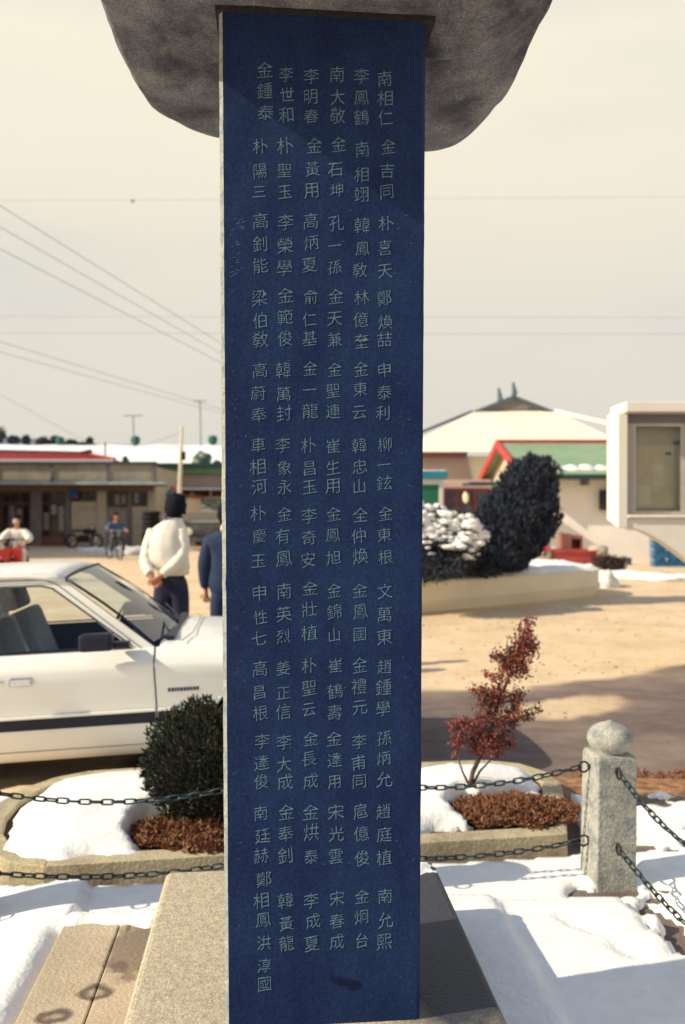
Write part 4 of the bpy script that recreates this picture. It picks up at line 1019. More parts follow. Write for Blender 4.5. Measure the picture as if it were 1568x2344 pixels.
def man_back():
    """man seen from behind, hands clasped behind his back"""
    Y = 8.0; r = empty('person', (-1.66, Y, -0.1), 'black-haired man in a pale jacket standing with hands clasped behind his back', 'person')
    L = r.location
    def q(px, py, dy=0.0): v = at(px, py, Y + dy); return v - L
    def P(px, py, dy, rr, r2=None): v = q(px, py, dy); return (v.x, v.y, v.z, rr, r2 or rr)
    pts = [P(392, 1318, 0.0, 0.13, 0.11), P(386, 1270, 0.0, 0.10, 0.08), P(382, 1222, 0.03, 0.10, 0.08), P(392, 1196, 0.05, 0.055), P(400, 1178, 0.08, 0.055), P(403, 1166, 0.09, 0.085, 0.088), P(405, 1148, 0.09, 0.088, 0.095), P(406, 1141, 0.09, 0.05)]
    ed = chainpts(pts)
    def limb(start, lst):
        n = len(pts); pts.extend(lst); ed.append((start, n)); ed.extend([(n+i, n+i+1) for i in range(len(lst)-1)]); return len(pts)-1
    limb(0, [P(372, 1345, 0.0, 0.088), (q(370, 1430, 0)[0], 0.0, 0.50, 0.058), (q(366, 1500, 0)[0], 0.03, 0.10, 0.042), (q(366, 1510)[0], 0.16, 0.045, 0.035)])
    limb(0, [P(412, 1345, 0.0, 0.088), (q(414, 1430, 0)[0], 0.0, 0.50, 0.058), (q(414, 1500, 0)[0], 0.03, 0.10, 0.042), (q(418, 1510)[0], 0.16, 0.045, 0.035)])
    iL = limb(2, [P(356, 1220, 0.0, 0.03), P(336, 1282, -0.07, 0.028), P(343, 1314, -0.20, 0.030), P(350, 1325, -0.21, 0.030, 0.022)])
    iR = limb(2, [P(409, 1220, 0.0, 0.03), P(413, 1279, -0.11, 0.028), P(375, 1312, -0.22, 0.030), P(358, 1326, -0.235, 0.030, 0.022)])
    fingers((0.5, -0.1, -0.8), (0.3, -0.9, -0.1), (0.7, 0.0, 0.4), pts, ed, iL); fingers((-0.6, -0.2, -0.7), (0.3, 0.9, -0.1), (-0.7, -0.2, 0.5), pts, ed, iR)
    # ears and nose
    hp = q(404, 1158, 0.09)
    for sx_ in (-1, 1):
        n = len(pts); pts.append((hp.x + sx_*0.088, hp.y, hp.z, 0.018, 0.012)); ed.append((5, n))
    n = len(pts); pts.append((hp.x + 0.04, hp.y + 0.105, hp.z-0.01, 0.014)); ed.append((5, n))
    skin('body', pts, ed, M_skin, r)
    head(r, q(403, 1161, 0.08), (0.35, 0.95, -0.1), R=0.110)
    # jacket
    mj = mat('pale_jacket', (0.80, 0.76, 0.65), 0.85, (0.70, 0.67, 0.59), 5, bump=1.0, bscale=7)
    b = MB(); n = 28
    lv = [(1316, 396, 33, .12), (1312, 397, 37, .135), (1306, 397, 34, .13), (1298, 391, 43, .155), (1284, 385, 48, .17), (1262, 381, 49, .165), (1240, 381, 48, .155), (1222, 382, 45, .14), (1209, 386, 38, .13), (1199, 390, 28, .105), (1191, 395, 20, .088), (1186, 398, 17, .078)]
    for py, cx, hw, hd in lv:
        c = q(cx, py, 0.0); hwm = hw * Y / 1900; lean = 0.05 * sm(1260, 1190, py)
        for k in range(n):
            t = 2*math.pi*k/n; fo = 1 + 0.10*fbm(math.cos(t)*3.2 + c.z*1.5, math.sin(t)*3.2, c.z*5.5, 3) - (0.05 if py in (1300,) else 0)
            b.v.append((c.x + math.cos(t)*hwm*fo, lean + math.sin(t)*hd*fo, c.z))
    for i in range(len(lv)-1):
        for k in range(n): k2 = (k+1) % n; b.f.append((i*n+k, (i+1)*n+k, (i+1)*n+k2, i*n+k2))
    def sleeve(lst, sd_):
        pth = [Vector(P(*l[:3], 0)[:3]) for l in lst]; pp = []; rr = []
        for i in range(len(pth)-1):
            for k in range(4): t = k/4; pp.append(pth[i].lerp(pth[i+1], t)); rr.append((lst[i][3]*(1-t)+lst[i+1][3]*t) * (1 + 0.10*mnoise.noise(Vector((i*1.3+t*1.9, sd_, 0)))))
        pp.append(pth[-1]); rr.append(lst[-1][3]); b.tube(pp, rr, 14)
    sleeve([(352, 1214, 0.0, .060), (346, 1232, -0.02, .066), (340, 1256, -0.04, .068), (335, 1282, -0.07, .066), (337, 1301, -0.13, .056), (344, 1315, -0.19, .043)], 1)
    sleeve([(414, 1214, 0.0, .060), (417, 1232, -0.02, .064), (420, 1256, -0.05, .066), (413, 1280, -0.11, .066), (394, 1299, -0.18, .056), (371, 1315, -0.225, .042)], 2)
    b.build('jacket', mj, r, smooth=True)
    # collar lining band
    MB().tube([q(395, 1188, 0.05) + Vector((0.080*math.cos(a), 0.072*math.sin(a), 0.012*math.sin(a)+0.008)) for a in [2*math.pi*i/16 for i in range(17)]], 0.016, 6).build('collar', mat('collar_blue', (0.04, 0.07, 0.13), 0.8, (0.06, 0.1, 0.16), 12), r, smooth=True)
    tp = [P(393, 1328, 0.0, 0.17, 0.13), P(392, 1296, 0, 0.15, 0.12)]; te = [(0, 1)]
    for px in (372, 412):
        n = len(tp); tp += [P(px, 1355, 0.0, 0.118), (q(px-1, 1430)[0], 0.0, 0.50, 0.085), (q(px-3, 1500)[0], 0.02, 0.10, 0.075)]; te += [(0, n), (n, n+1), (n+1, n+2)]
    skin('trousers', tp, te, mat('dark_trousers', (0.014, 0.018, 0.05), 0.85, (0.022, 0.028, 0.065), 8), r)
    for px in (366, 414):
        x = q(px, 1500)[0]; MB().blob((x, 0.07, 0.045), (0.05, 0.14, 0.05), 1, 0.05, 12, 8).build('shoe', M_shoe, r, smooth=True)
man_back()
def man_suit():
    Y = 8.6; r = empty('person', (-1.20, Y, -0.1), 'man in a navy suit seen from behind, mostly hidden by the dark slab', 'person')
    pts = [(0, 0, 0.92, 0.12, .10), (0, 0, 1.15, 0.10, .08), (0, 0.0, 1.38, 0.09, .07), (0.0, 0.0, 1.49, 0.055), (0.0, 0.01, 1.55, 0.055), (0.0, 0.02, 1.61, 0.085, .09), (0.0, 0.02, 1.69, 0.088, .092), (0, 0.02, 1.72, 0.05)]
    ed = chainpts(pts)
    def limb(start, lst):
        n = len(pts); pts.extend(lst); ed.append((start, n)); ed.extend([(n+i, n+i+1) for i in range(len(lst)-1)]); return len(pts)-1
    for s_ in (-1, 1):
        limb(0, [(s_*0.09, 0, 0.80, 0.085), (s_*0.085, 0, 0.48, 0.055), (s_*0.085, 0.03, 0.10, 0.04), (s_*0.09, 0.15, 0.045, 0.035)])
        i = limb(2, [(s_*0.16, 0, 1.36, 0.04), (s_*0.23, -0.02, 1.12, 0.035), (s_*0.225, 0.04, 0.87, 0.028), (s_*0.22, 0.05, 0.80, 0.030, 0.02)])
        fingers((0, 0.1, -1), (0, 1, 0), (-s_, 0, 0), pts, ed, i)
        n = len(pts); pts.append((s_*0.088, 0.02, 1.64, 0.018, 0.012)); ed.append((5, n))
    n = len(pts); pts.append((0, 0.125, 1.62, 0.014)); ed.append((5, n))
    skin('body', pts, ed, M_skin, r); head(r, (0, 0.015, 1.655), (0.1, 1, 0), R=0.10)
    jp = [(0, 0, 0.76, 0.21, .15), (0, 0, 0.98, 0.21, .15), (0, 0, 1.18, 0.205, .15), (0, 0, 1.37, 0.19, .13), (0, 0, 1.47, 0.10, .085)]; je = chainpts(jp)
    for s_ in (-1, 1):
        n = len(jp); jp += [(s_*0.175, 0, 1.375, 0.095), (s_*0.23, -0.02, 1.12, 0.08), (s_*0.225, 0.035, 0.86, 0.06)]; je += [(3, n), (n, n+1), (n+1, n+2)]
    ms = mat('navy_suit', (0.012, 0.026, 0.075), 0.8, (0.022, 0.042, 0.10), 4, bump=0.5, bscale=10)
    j = skin('suit_jacket', jp, je, ms, r)
    MB().lathe([(0.066, 0), (0.062, 0.045), (0.058, 0.05)], 16, (0, 0, 1.475)).build('shirt_collar', mat('shirt_white', (0.75, 0.72, 0.66), 0.8), r, smooth=True)
    tp = [(0, 0, 0.90, 0.15, .115), (0, 0, 0.96, 0.14, .11)]; te = [(0, 1)]
    for s_ in (-1, 1):
        n = len(tp); tp += [(s_*0.095, 0, 0.78, 0.105), (s_*0.09, 0, 0.48, 0.08), (s_*0.09, 0.02, 0.09, 0.07)]; te += [(0, n), (n, n+1), (n+1, n+2)]
    skin('suit_trousers', tp, te, ms, r)
    for s_ in (-1, 1): MB().blob((s_*0.09, 0.07, 0.045), (0.05, 0.14, 0.05), 1, 0.05, 12, 8).build('shoe', M_shoe, r, smooth=True)
man_suit()
def seated(name, loc, label, top, legs, coat_name, scale=1.0, faced=-1, rz=0.0, hand=(0.27, -0.42, 0.98), hatcol=None):
    """rider: hips at z 0.78, feet on the ground or pegs, hands forward on the bars; faces -y"""
    r = empty(name, loc, label, 'person', rz=rz)
    pts = [(0, 0, 0.80, 0.12, .10), (0, -0.04, 1.0, 0.09, .08), (0, -0.09, 1.20, 0.09, .07), (0, -0.11, 1.32, 0.05), (0, -0.13, 1.37, 0.055), (0, -0.15, 1.42, 0.083, .088), (0, -0.15, 1.50, 0.085, .09), (0, -0.15, 1.53, 0.05)]
    ed = chainpts(pts)
    def limb(start, lst):
        n = len(pts); pts.extend(lst); ed.append((start, n)); ed.extend([(n+i, n+i+1) for i in range(len(lst)-1)]); return len(pts)-1
    for s_ in (-1, 1):
        limb(0, [(s_*0.11, -0.05, 0.78, 0.085), (s_*0.19, -0.36, 0.66, 0.055), (s_*0.20, -0.25, 0.28, 0.042), (s_*0.20, -0.33, 0.22, 0.03)])
        i = limb(2, [(s_*0.17, -0.09, 1.19, 0.04), (s_*0.30, -0.20, 1.02, 0.035), (s_*hand[0], hand[1], hand[2], 0.028), (s_*hand[0], hand[1]-0.05, hand[2]-0.01, 0.028, .02)])
        fingers((0, -1, -0.2), (s_, 0, 0), (0, 0, -1), pts, ed, i)
        n = len(pts); pts.append((s_*0.088, -0.14, 1.46, 0.018, 0.012)); ed.append((5, n))
    n = len(pts); pts.append((0, -0.25, 1.44, 0.014)); ed.append((5, n))
    skin('body', pts, ed, M_skin, r, sub=1)
    head(r, (0, -0.14, 1.475), (0, -1, -0.05), R=0.10)
    jp = [(0, 0, 0.80, 0.20, .17), (0, -0.03, 1.0, 0.21, .17), (0, -0.08, 1.2, 0.20, .15), (0, -0.10, 1.31, 0.10)]; je = chainpts(jp)
    for s_ in (-1, 1):
        n = len(jp); jp += [(s_*0.18, -0.09, 1.20, 0.11), (s_*0.31, -0.20, 1.03, 0.10), (s_*hand[0], hand[1]+0.02, hand[2], 0.05)]; je += [(2, n), (n, n+1), (n+1, n+2)]
    skin(coat_name, jp, je, top, r, sub=1)
    tp = [(0, 0, 0.80, 0.15, .13), (0, 0, 0.86, 0.14, .12)]; te = [(0, 1)]
    for s_ in (-1, 1):
        n = len(tp); tp += [(s_*0.12, -0.06, 0.77, 0.10), (s_*0.20, -0.37, 0.66, 0.08), (s_*0.20, -0.25, 0.28, 0.06)]; te += [(0, n), (n, n+1), (n+1, n+2)]
    skin('trousers', tp, te, legs, r, sub=1)
    return r
def motorbike(loc, rz, label, body, kind='motorbike', wheel_r=0.28):
    r = empty('motorbike', loc, label, kind, rz=rz)
    def wheel(y):
        t = MB(); R = wheel_r
        t.tube([(0, y + R*math.cos(a), R + R*math.sin(a)) for a in [2*math.pi*i/24 for i in range(25)]], 0.045, 8); w = t.build('wheel', M_rubber, r, smooth=True)
        h = MB()
        for i in range(6):
            a = math.pi*i/6; h.tube([(0, y + (R-0.04)*math.cos(a), R + (R-0.04)*math.sin(a)), (0, y - (R-0.04)*math.cos(a), R - (R-0.04)*math.sin(a))], 0.008, 5)
        h.build('spokes', M_chrome, w)
    wheel(-0.62); wheel(0.58)
    MB().tube([(0, -0.62, wheel_r), (0, -0.45, 0.75), (0, -0.38, 0.98)], 0.03, 8).build('fork', M_chrome, r)
    MB().tube([(-0.33, -0.36, 0.98), (-0.15, -0.42, 1.0), (0.15, -0.42, 1.0), (0.33, -0.36, 0.98)], 0.014, 6).build('handlebar', M_black, r)
    MB().blob((0, -0.18, 0.72), (0.13, 0.26, 0.13), 1, 0.1, 14, 10).build('fuel_tank', body, r, smooth=True)
    MB().box(-0.13, 0.13, 0.0, 0.55, 0.70, 0.79).build('saddle', M_black, r, bevel=0.04)
    MB().box(-0.14, 0.14, -0.22, 0.22, 0.24, 0.56).build('engine', M_rust, r, bevel=0.05)
    MB().lathe([(0.0, 0), (0.09, 0.0), (0.085, 0.06), (0.03, 0.11)], 16).build('headlamp', M_chrome, r).matrix_local = Matrix.Translation((0, -0.50, 0.86)) @ Matrix.Rotation(math.radians(-90), 4, 'X')
    MB().box(-0.06, 0.06, -0.86, -0.40, 0.585, 0.605).build('mudguard', body, r, bevel=0.008); MB().box(-0.07, 0.07, 0.40, 0.85, 0.60, 0.62).build('mudguard', body, r, bevel=0.008)
    MB().box(-0.20, 0.20, -0.52, -0.45, 0.42, 0.80).build('leg_shield', body, r, bevel=0.03)
    MB().tube([(0.12, -0.1, 0.3), (0.15, 0.3, 0.3), (0.15, 0.75, 0.36)], 0.035, 8).build('exhaust', M_chrome, r)
    return r
M_red = mat('red_enamel', (0.55, 0.035, 0.02), 0.35, (0.48, 0.03, 0.02), 4, spec=0.5)
M_white_c = mat('white_quilt', (0.78, 0.76, 0.70), 0.85, (0.70, 0.68, 0.64), 8, bump=0.6, bscale=12)
bx = at(42, 1200, 19.5)
motorbike((bx.x, 19.5, -0.1), 0.12, 'red motorbike under the rider in white by the car roof', M_red)
rd = seated('person', (bx.x, 19.5, -0.13), 'rider in a puffy white jacket and face mask on the red motorbike', M_white_c, mat('white_trouser', (0.72, 0.66, 0.62), 0.85, (0.66, 0.58, 0.55), 6), 'puffy_jacket', rz=0.12)
MB().blob((0, -0.235, 1.425), (0.055, 0.035, 0.045), 1, 0.05, 12, 8).build('face_mask', mat('mask', (0.42, 0.50, 0.52), 0.9), rd, smooth=True)
b2 = at(-6, 1200, 19.0)
motorbike((b2.x, 19.0, -0.1), 0.5, 'second red motorbike cut off by the edge of the view', M_red)
b3 = at(262, 1200, 28.0)
# bicycle of the far cyclist
def bicycle(loc, rz):
    r = empty('bicycle', loc, 'dark bicycle ridden in front of the shop windows', 'bicycle', rz=rz)
    for y in (-0.52, 0.52):
        t = MB(); R = 0.33; t.tube([(0, y + R*math.cos(a), R + R*math.sin(a)) for a in [2*math.pi*i/24 for i in range(25)]], 0.022, 6); w = t.build('wheel', M_rubber, r)
        h = MB()
        for i in range(8):
            a = math.pi*i/8; h.tube([(0, y + R*math.cos(a), R + R*math.sin(a)), (0, y - R*math.cos(a), R - R*math.sin(a))], 0.004, 4)
        h.build('spokes', M_chrome, w)
    f = MB(); A, B, C, D = (0, 0.52, 0.33), (0, 0.05, 0.33), (0, 0.15, 0.75), (0, -0.38, 0.78)
    for p, q in ((A, B), (B, C), (C, A), (C, D), (B, D), (D, (0, -0.52, 0.33))): f.tube([p, q], 0.018, 6)
    f.build('frame', M_iron, r)
    MB().tube([(-0.27, -0.30, 0.98), (0, -0.40, 0.98), (0.27, -0.30, 0.98)], 0.013, 6).build('handlebar', M_chrome, r); MB().tube([(0, -0.38, 0.78), (0, -0.40, 0.98)], 0.014, 6).build('stem', M_chrome, r)
    MB().box(-0.08, 0.08, 0.05, 0.30, 0.80, 0.85).build('saddle', M_black, r, bevel=0.02)
    return r
bicycle((b3.x, 28.0, -0.1), 0.6)
seated('person', (b3.x, 28.0, -0.12), 'distant cyclist in a blue jacket bent over the handlebar', mat('blue_coat', (0.03, 0.09, 0.17), 0.85, (0.25, 0.28, 0.3), 5, lo=0.55, hi=0.75), mat('grey_trouser', (0.05, 0.06, 0.08), 0.9), 'blue_jacket', rz=0.6, hand=(0.25, -0.40, 1.0))

# ------------------------------------------------------------------ shops across the road (left of the slab)
M_brownwall = mat('stucco_grey_brown', (0.34, 0.29, 0.22), 0.92, (0.20, 0.18, 0.155), 0.9, lo=0.38, hi=0.66, bump=0.3, bscale=5)
M_pil = mat('pilaster', (0.12, 0.11, 0.12), 0.9, (0.17, 0.15, 0.14), 3)
M_woodb = mat('brown_wood', (0.12, 0.055, 0.045), 0.7, (0.18, 0.09, 0.07), 3, stretch=(3, 3, 0.5))
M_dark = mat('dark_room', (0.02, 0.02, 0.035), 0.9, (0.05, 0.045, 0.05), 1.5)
M_cornice = mat('cornice_tin', (0.36, 0.42, 0.46), 0.6, (0.26, 0.31, 0.36), 2)
M_palewall = mat('pale_plaster', (0.42, 0.37, 0.29), 0.92, (0.33, 0.29, 0.24), 1.5, lo=0.4, hi=0.7)
def wbox(px0, px1, py0, py1, Y0, Y1):
    a_ = at(px0, py1, Y0); b_ = at(px1, py0, Y0); return (a_.x, b_.x, Y0, Y1, a_.z, b_.z)
def shop():
    Y = 38.0; G = -0.1
    r = empty('shop_row', (at(150, 1200, Y).x, Y, G), 'low grey-brown row of shops with tin canopy and wooden glazed doors', 'shop building')
    def B(name, m, px0, px1, py0, py1, y0, y1, par=r, bev=0.0):
        b = MB().box(*wbox(px0, px1, py0, py1, Y + y0, Y + y1))
        o = b.build(name, m, r, world=True, bevel=bev)
        if par is not r: o.parent = par; o.matrix_parent_inverse = Matrix.Identity(4)
        return o
    # shell: back, sides, slab roof
    B('back_wall', M_brownwall, -330, 355, 1062, 1250, 5.9, 6.1); B('roof_slab', M_pil, -330, 355, 1066, 1070, 0.25, 5.9)
    B('side_wall', M_palewall, 350, 355, 1070, 1251, 0.25, 5.9)
    # parapet panels between pilasters
    ed = [-330, -150, -10, 119, 246, 352]
    for i in range(len(ed)-1):
        B('parapet_panel', M_brownwall, ed[i]+3, ed[i+1]-3, 1062 , 1106, 0.06, 0.25)
    for e_ in ed: B('pilaster', M_pil, e_-3.5, e_+3.5, 1060, 1106, 0.0, 0.26)
    B('coping', mat('coping_dark', (0.06, 0.07, 0.10), 0.8), -330, 356, 1056.5, 1061, -0.08, 0.3)
    B('canopy', M_cornice, -330, 376, 1103, 1109, -1.1, 0.26); B('soffit', mat('soffit_wood', (0.20, 0.13, 0.08), 0.9, (0.15, 0.1, 0.07), 3), -330, 372, 1109.5, 1112, -0.9, 0.2)
    B('lintel', mat('lintel_wood', (0.24, 0.16, 0.10), 0.9, (0.18, 0.12, 0.08), 2), -330, 350, 1113, 1125, 0.05, 0.22)
    # wall below: piers and plaster bays
    for a_, b_, m_ in ((-330, -120, M_palewall), (70, 94, M_pil), (149, 160, M_pil), (222, 243, M_palewall), (292, 301, M_pil), (338, 350, M_palewall)):
        B('pier', m_, a_, b_, 1125, 1250, 0.0, 0.30)
    B('plaster_bay', M_palewall, 163, 222, 1148, 1249, 0.08, 0.28); B('plaster_bay', M_palewall, 301, 338, 1159, 1249, 0.08, 0.28)
    B('plaster_bay', mat('brick_dark', (0.16, 0.13, 0.12), 0.9, (0.28, 0.25, 0.22), 2.5), 243, 292, 1160, 1249, 0.08, 0.28)
    B('floor', M_pil, -330, 352, 1249, 1252, 0.3, 5.8)
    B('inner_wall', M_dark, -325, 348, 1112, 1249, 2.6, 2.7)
    curt = mat('curtain', (0.42, 0.40, 0.36), 0.9, (0.25, 0.24, 0.24), 3)
    def window(px0, px1, py0, py1, nx, kick=0, curtain=None):
        f = B('window' if not kick else 'door', M_woodb, px0, px1, py0, py0+2.2, 0.10, 0.2)
        for k in range(nx+1):
            x = px0 + (px1-px0-1.6)*k/nx; o = MB().box(*wbox(x, x+1.8, py0+2.2, py1, Y+0.11, Y+0.19)).build('mullion', M_woodb, r, world=True); o.parent = f
        o = MB().box(*wbox(px0, px1, py1-2, py1, Y+0.115, Y+0.185)).build('rail', M_woodb, r, world=True); o.parent = f
        if kick: o = MB().box(*wbox(px0+2, px1-2, py1-kick, py1-2, Y+0.12, Y+0.18)).build('kick_panel', M_woodb, r, world=True); o.parent = f
        for k in range(nx):
            x0 = px0 + (px1-px0)*k/nx + 2; x1 = px0 + (px1-px0)*(k+1)/nx - 1
            o = MB().box(*wbox(x0, x1, py0+2, py1-kick-1, Y+0.15, Y+0.158)).build('pane', G_pane, r, world=True); o.parent = f
            if curtain and k in curtain:
                o = MB().box(*wbox(x0+1.5, x1-1, py0+curtain[k][0], py0+curtain[k][1], Y+0.3, Y+0.32)).build('curtain', curt, r, world=True); o.parent = f
        return f
    window(-118, -2, 1127, 1151, 4); window(-118, -2, 1153, 1249, 4, 20)
    window(2, 68, 1127, 1150, 3); window(2, 68, 1153, 1249, 4, 22, {1: (5, 60), 2: (12, 40)})
    window(96, 148, 1127, 1150, 3); window(96, 148, 1153, 1249, 3, 22, {1: (2, 24), 2: (6, 62), 0: (20, 60)})
    window(181, 222, 1127, 1146, 2); window(245, 290, 1127, 1158, 3, 0, {1: (4, 28), 2: (5, 26)}); window(303, 336, 1122, 1157, 2, 0, {0: (6, 30)})
    # hanging sign
    MB().box(*wbox(159, 178, 1119, 1140, Y-0.12, Y-0.04)).build('blue_sign_box', mat('sign_blue', (0.02, 0.06, 0.22), 0.5, (0.16, 0.10, 0.14), 3, lo=0.55, hi=0.6), r, world=True); MB().box(*wbox(159, 178, 1140.5, 1143, Y-0.12, Y-0.04)).build('sign_red_edge', mat('sign_red', (0.25, 0.03, 0.04), 0.5), r, world=True)
    for o in list(bpy.data.objects):
        if o.parent and o.parent.parent is r and o.parent.type == 'MESH': o.matrix_parent_inverse = Matrix.Identity(4)
shop()
def corner_block():
    r = empty('corner_building', (-20.5, 31.5, -0.1), 'two-storey corner building beyond the edge of view, shading the shop fronts', 'building')
    MB().box(-3.0, 3.0, -5.0, 5.0, 0, 6.3).build('wall', M_palewall, r); MB().box(-3.2, 3.2, -5.2, 5.2, 6.303, 6.6).build('roof', M_pil, r, bevel=0.03)
    for z in (1.0, 4.0):
        for y in (-3.6, -1.2, 1.2, 3.6): MB().box(2.99, 3.04, y-0.6, y+0.6, z, z+1.3).build('window', M_dark, r)
        for x in (-1.6, 1.6): MB().box(x-0.6, x+0.6, -5.04, -4.99, z, z+1.3).build('window', M_dark, r)
corner_block()
def red_roof():
    Y = 45.0; r = empty('tiled_house', (at(60, 1200, Y).x, Y, -0.1), 'house with dark red tiled hip roof rising behind the shop parapet', 'house')
    e0 = at(-120, 1038, 48); ridge0, ridge1 = at(-120, 1034, 48), at(206, 1040, 48)
    ez = at(0, 1053, 44).z
    A, Bp = Vector((ridge0.x, 44, ez)), at(262, 1053, 44); Bp.z = ez
    C, D = Vector((Bp.x, 52, ez)), Vector((ridge0.x, 52, ez))
    Mt = mat('red_tile', (0.42, 0.05, 0.05), 0.6, (0.26, 0.03, 0.045), 3, lo=0.4, hi=0.7, stretch=(4, 1, 1))
    b = MB(); rows_n = 9
    for k in range(rows_n):        # stepped tile courses on the front slope
        t0, t1 = k/rows_n, (k+1)/rows_n
        curve = lambda t: t**0.8*0.0
        a0, a1 = A.lerp(ridge0, t0), Bp.lerp(ridge1, t0); b0, b1 = A.lerp(ridge0, t1), Bp.lerp(ridge1, t1)
        b.quad(a0 + Vector((0, 0, .05)), a1 + Vector((0, 0, .05)), b1 + Vector((0, 0, .02)), b0 + Vector((0, 0, .02)), 0.05)
    b.build('tile_courses', Mt, r, world=True)['kind'] = 'stuff'
    MB().add([Bp, C, ridge1], [(0, 1, 2)]).build('hip_end', Mt, r, world=True); MB().quad(C, D, ridge0, ridge1).build('back_slope', Mt, r, world=True)
    MB().tube([ridge0, ridge1 - Vector((0.6, 0, 0.02)), ridge1 + Vector((0.1, 0, 0.12))], 0.2, 8).build('ridge_tile', mat('ridge_dark', (0.05, 0.02, 0.05), 0.7), r, world=True)
    MB().tube([ridge1, Bp + Vector((0, 0, 0.05))], 0.10, 6).build('ridge_tile', Mt, r, world=True)
    MB().box(A.x, Bp.x - 0.3, 44.3, 51.7, -0.1, ez-0.02).build('wall', M_palewall, r, world=True)
    MB().box(A.x, Bp.x, 43.8, 43.95, ez-0.12, ez+0.04).build('eaves_board', mat('eaves_pale', (0.55, 0.5, 0.5), 0.8), r, world=True)
red_roof()
def snow_shed():
    r = empty('market_hall', (at(300, 1100, 60).x, 60, -0.1), 'long low hall with snow-covered roof and green roof vents', 'hall')
    x0, x1 = at(-350, 0, 60).x, at(760, 0, 60).x; zr = at(0, 1018.5, 66).z
    za = 2.9
    b = MB()
    n = 60
    for i in range(n+1):
        x = x0 + (x1-x0)*i/n
        for (y, z) in ((52, za), (58, za + (zr-za)*0.45), (66, zr + 0.03*math.sin(i*0.9)), (78, za)):
            b.v.append((x, y, z))
    for i in range(n):
        for j in range(3): b.f.append((i*4+j, i*4+4+j, i*4+5+j, i*4+1+j))
    o = b.build('snowy_roof', M_snow, r, world=True, smooth=True)
    for (px, py, sc) in ((138, 1010, 1.0), (310, 1008, 1.1), (487, 1007, 1.1), (660, 1007, 1.1)):
        c = at(px, py + 14, 66); R = 0.33*sc
        MB().lathe([(R*0.5, -0.3), (R*0.55, 0.12), (R*0.95, 0.28), (R*1.05, 0.45), (R*1.0, 0.68), (R*0.75, 0.80), (0.02, 0.84)], 16, c).build('roof_vent', mat('vent_green', (0.02, 0.15, 0.09), 0.6, (0.01, 0.06, 0.06), 3), r, world=True, smooth=True)
    MB().box(x0, x1, 52.3, 77.7, -0.1, za-0.05).build('wall', M_palewall, r, world=True)
    # tarpaulin-covered tank on the slope
    c = at(462, 1058, 56); MB().blob(c + Vector((0, 0, 0.1)), (0.62, 0.6, 0.62), 5, 0.35, 16, 10).build('covered_tank', mat('tarp_green', (0.04, 0.09, 0.06), 0.8, (0.40, 0.42, 0.36), 2, lo=0.5, hi=0.6), r, world=True, smooth=True)
    c = at(497, 1062, 56); MB().blob(c, (0.3, 0.3, 0.3), 8, 0.3, 12, 8).build('covered_tank', MATS['tarp_green'], r, world=True, smooth=True)
    # thin pole and aerials standing on the roof
snow_shed()
def small_tree(loc, h, rad, label, seed, n=500, name='conifer', size=0.16, cat='tree', mtr=None, grp=None):
    r = empty(name, loc, label, cat, grp); rnd = random.Random(seed)
    MB().tube([(0, 0, -0.1), (0, 0, h*0.4), (0, 0, h*0.85)], [rad*0.12, rad*0.08, 0.02], 6).build('trunk', MATS.get('stem_bark') or M_rust, r)
    pts = []
    for k in range(n):
        t = rnd.random(); a = rnd.uniform(0, 2*math.pi); R = rad * (1-t)**0.8 * (0.5+0.6*rnd.random()) * (1+0.4*mnoise.noise(Vector((math.cos(a)*2, math.sin(a)*2, t*4+seed))))
        pts.append((R*math.cos(a), R*math.sin(a), h*(0.15+0.85*t)))
    leaves('crown', mtr or mat('pine_far', (0.035, 0.06, 0.075), 0.9, (0.06, 0.08, 0.09), 1.5), r, pts, size, seed, aspect=0.7)['kind'] = 'stuff'
    return r
c = at(287, 1061, 50.0); 
small_tree((c.x, 50.0, c.z - 0.55), 0.95, 0.4, 'tiny dark conifer top poking up before the snowy roof', 4, 300, size=0.14)
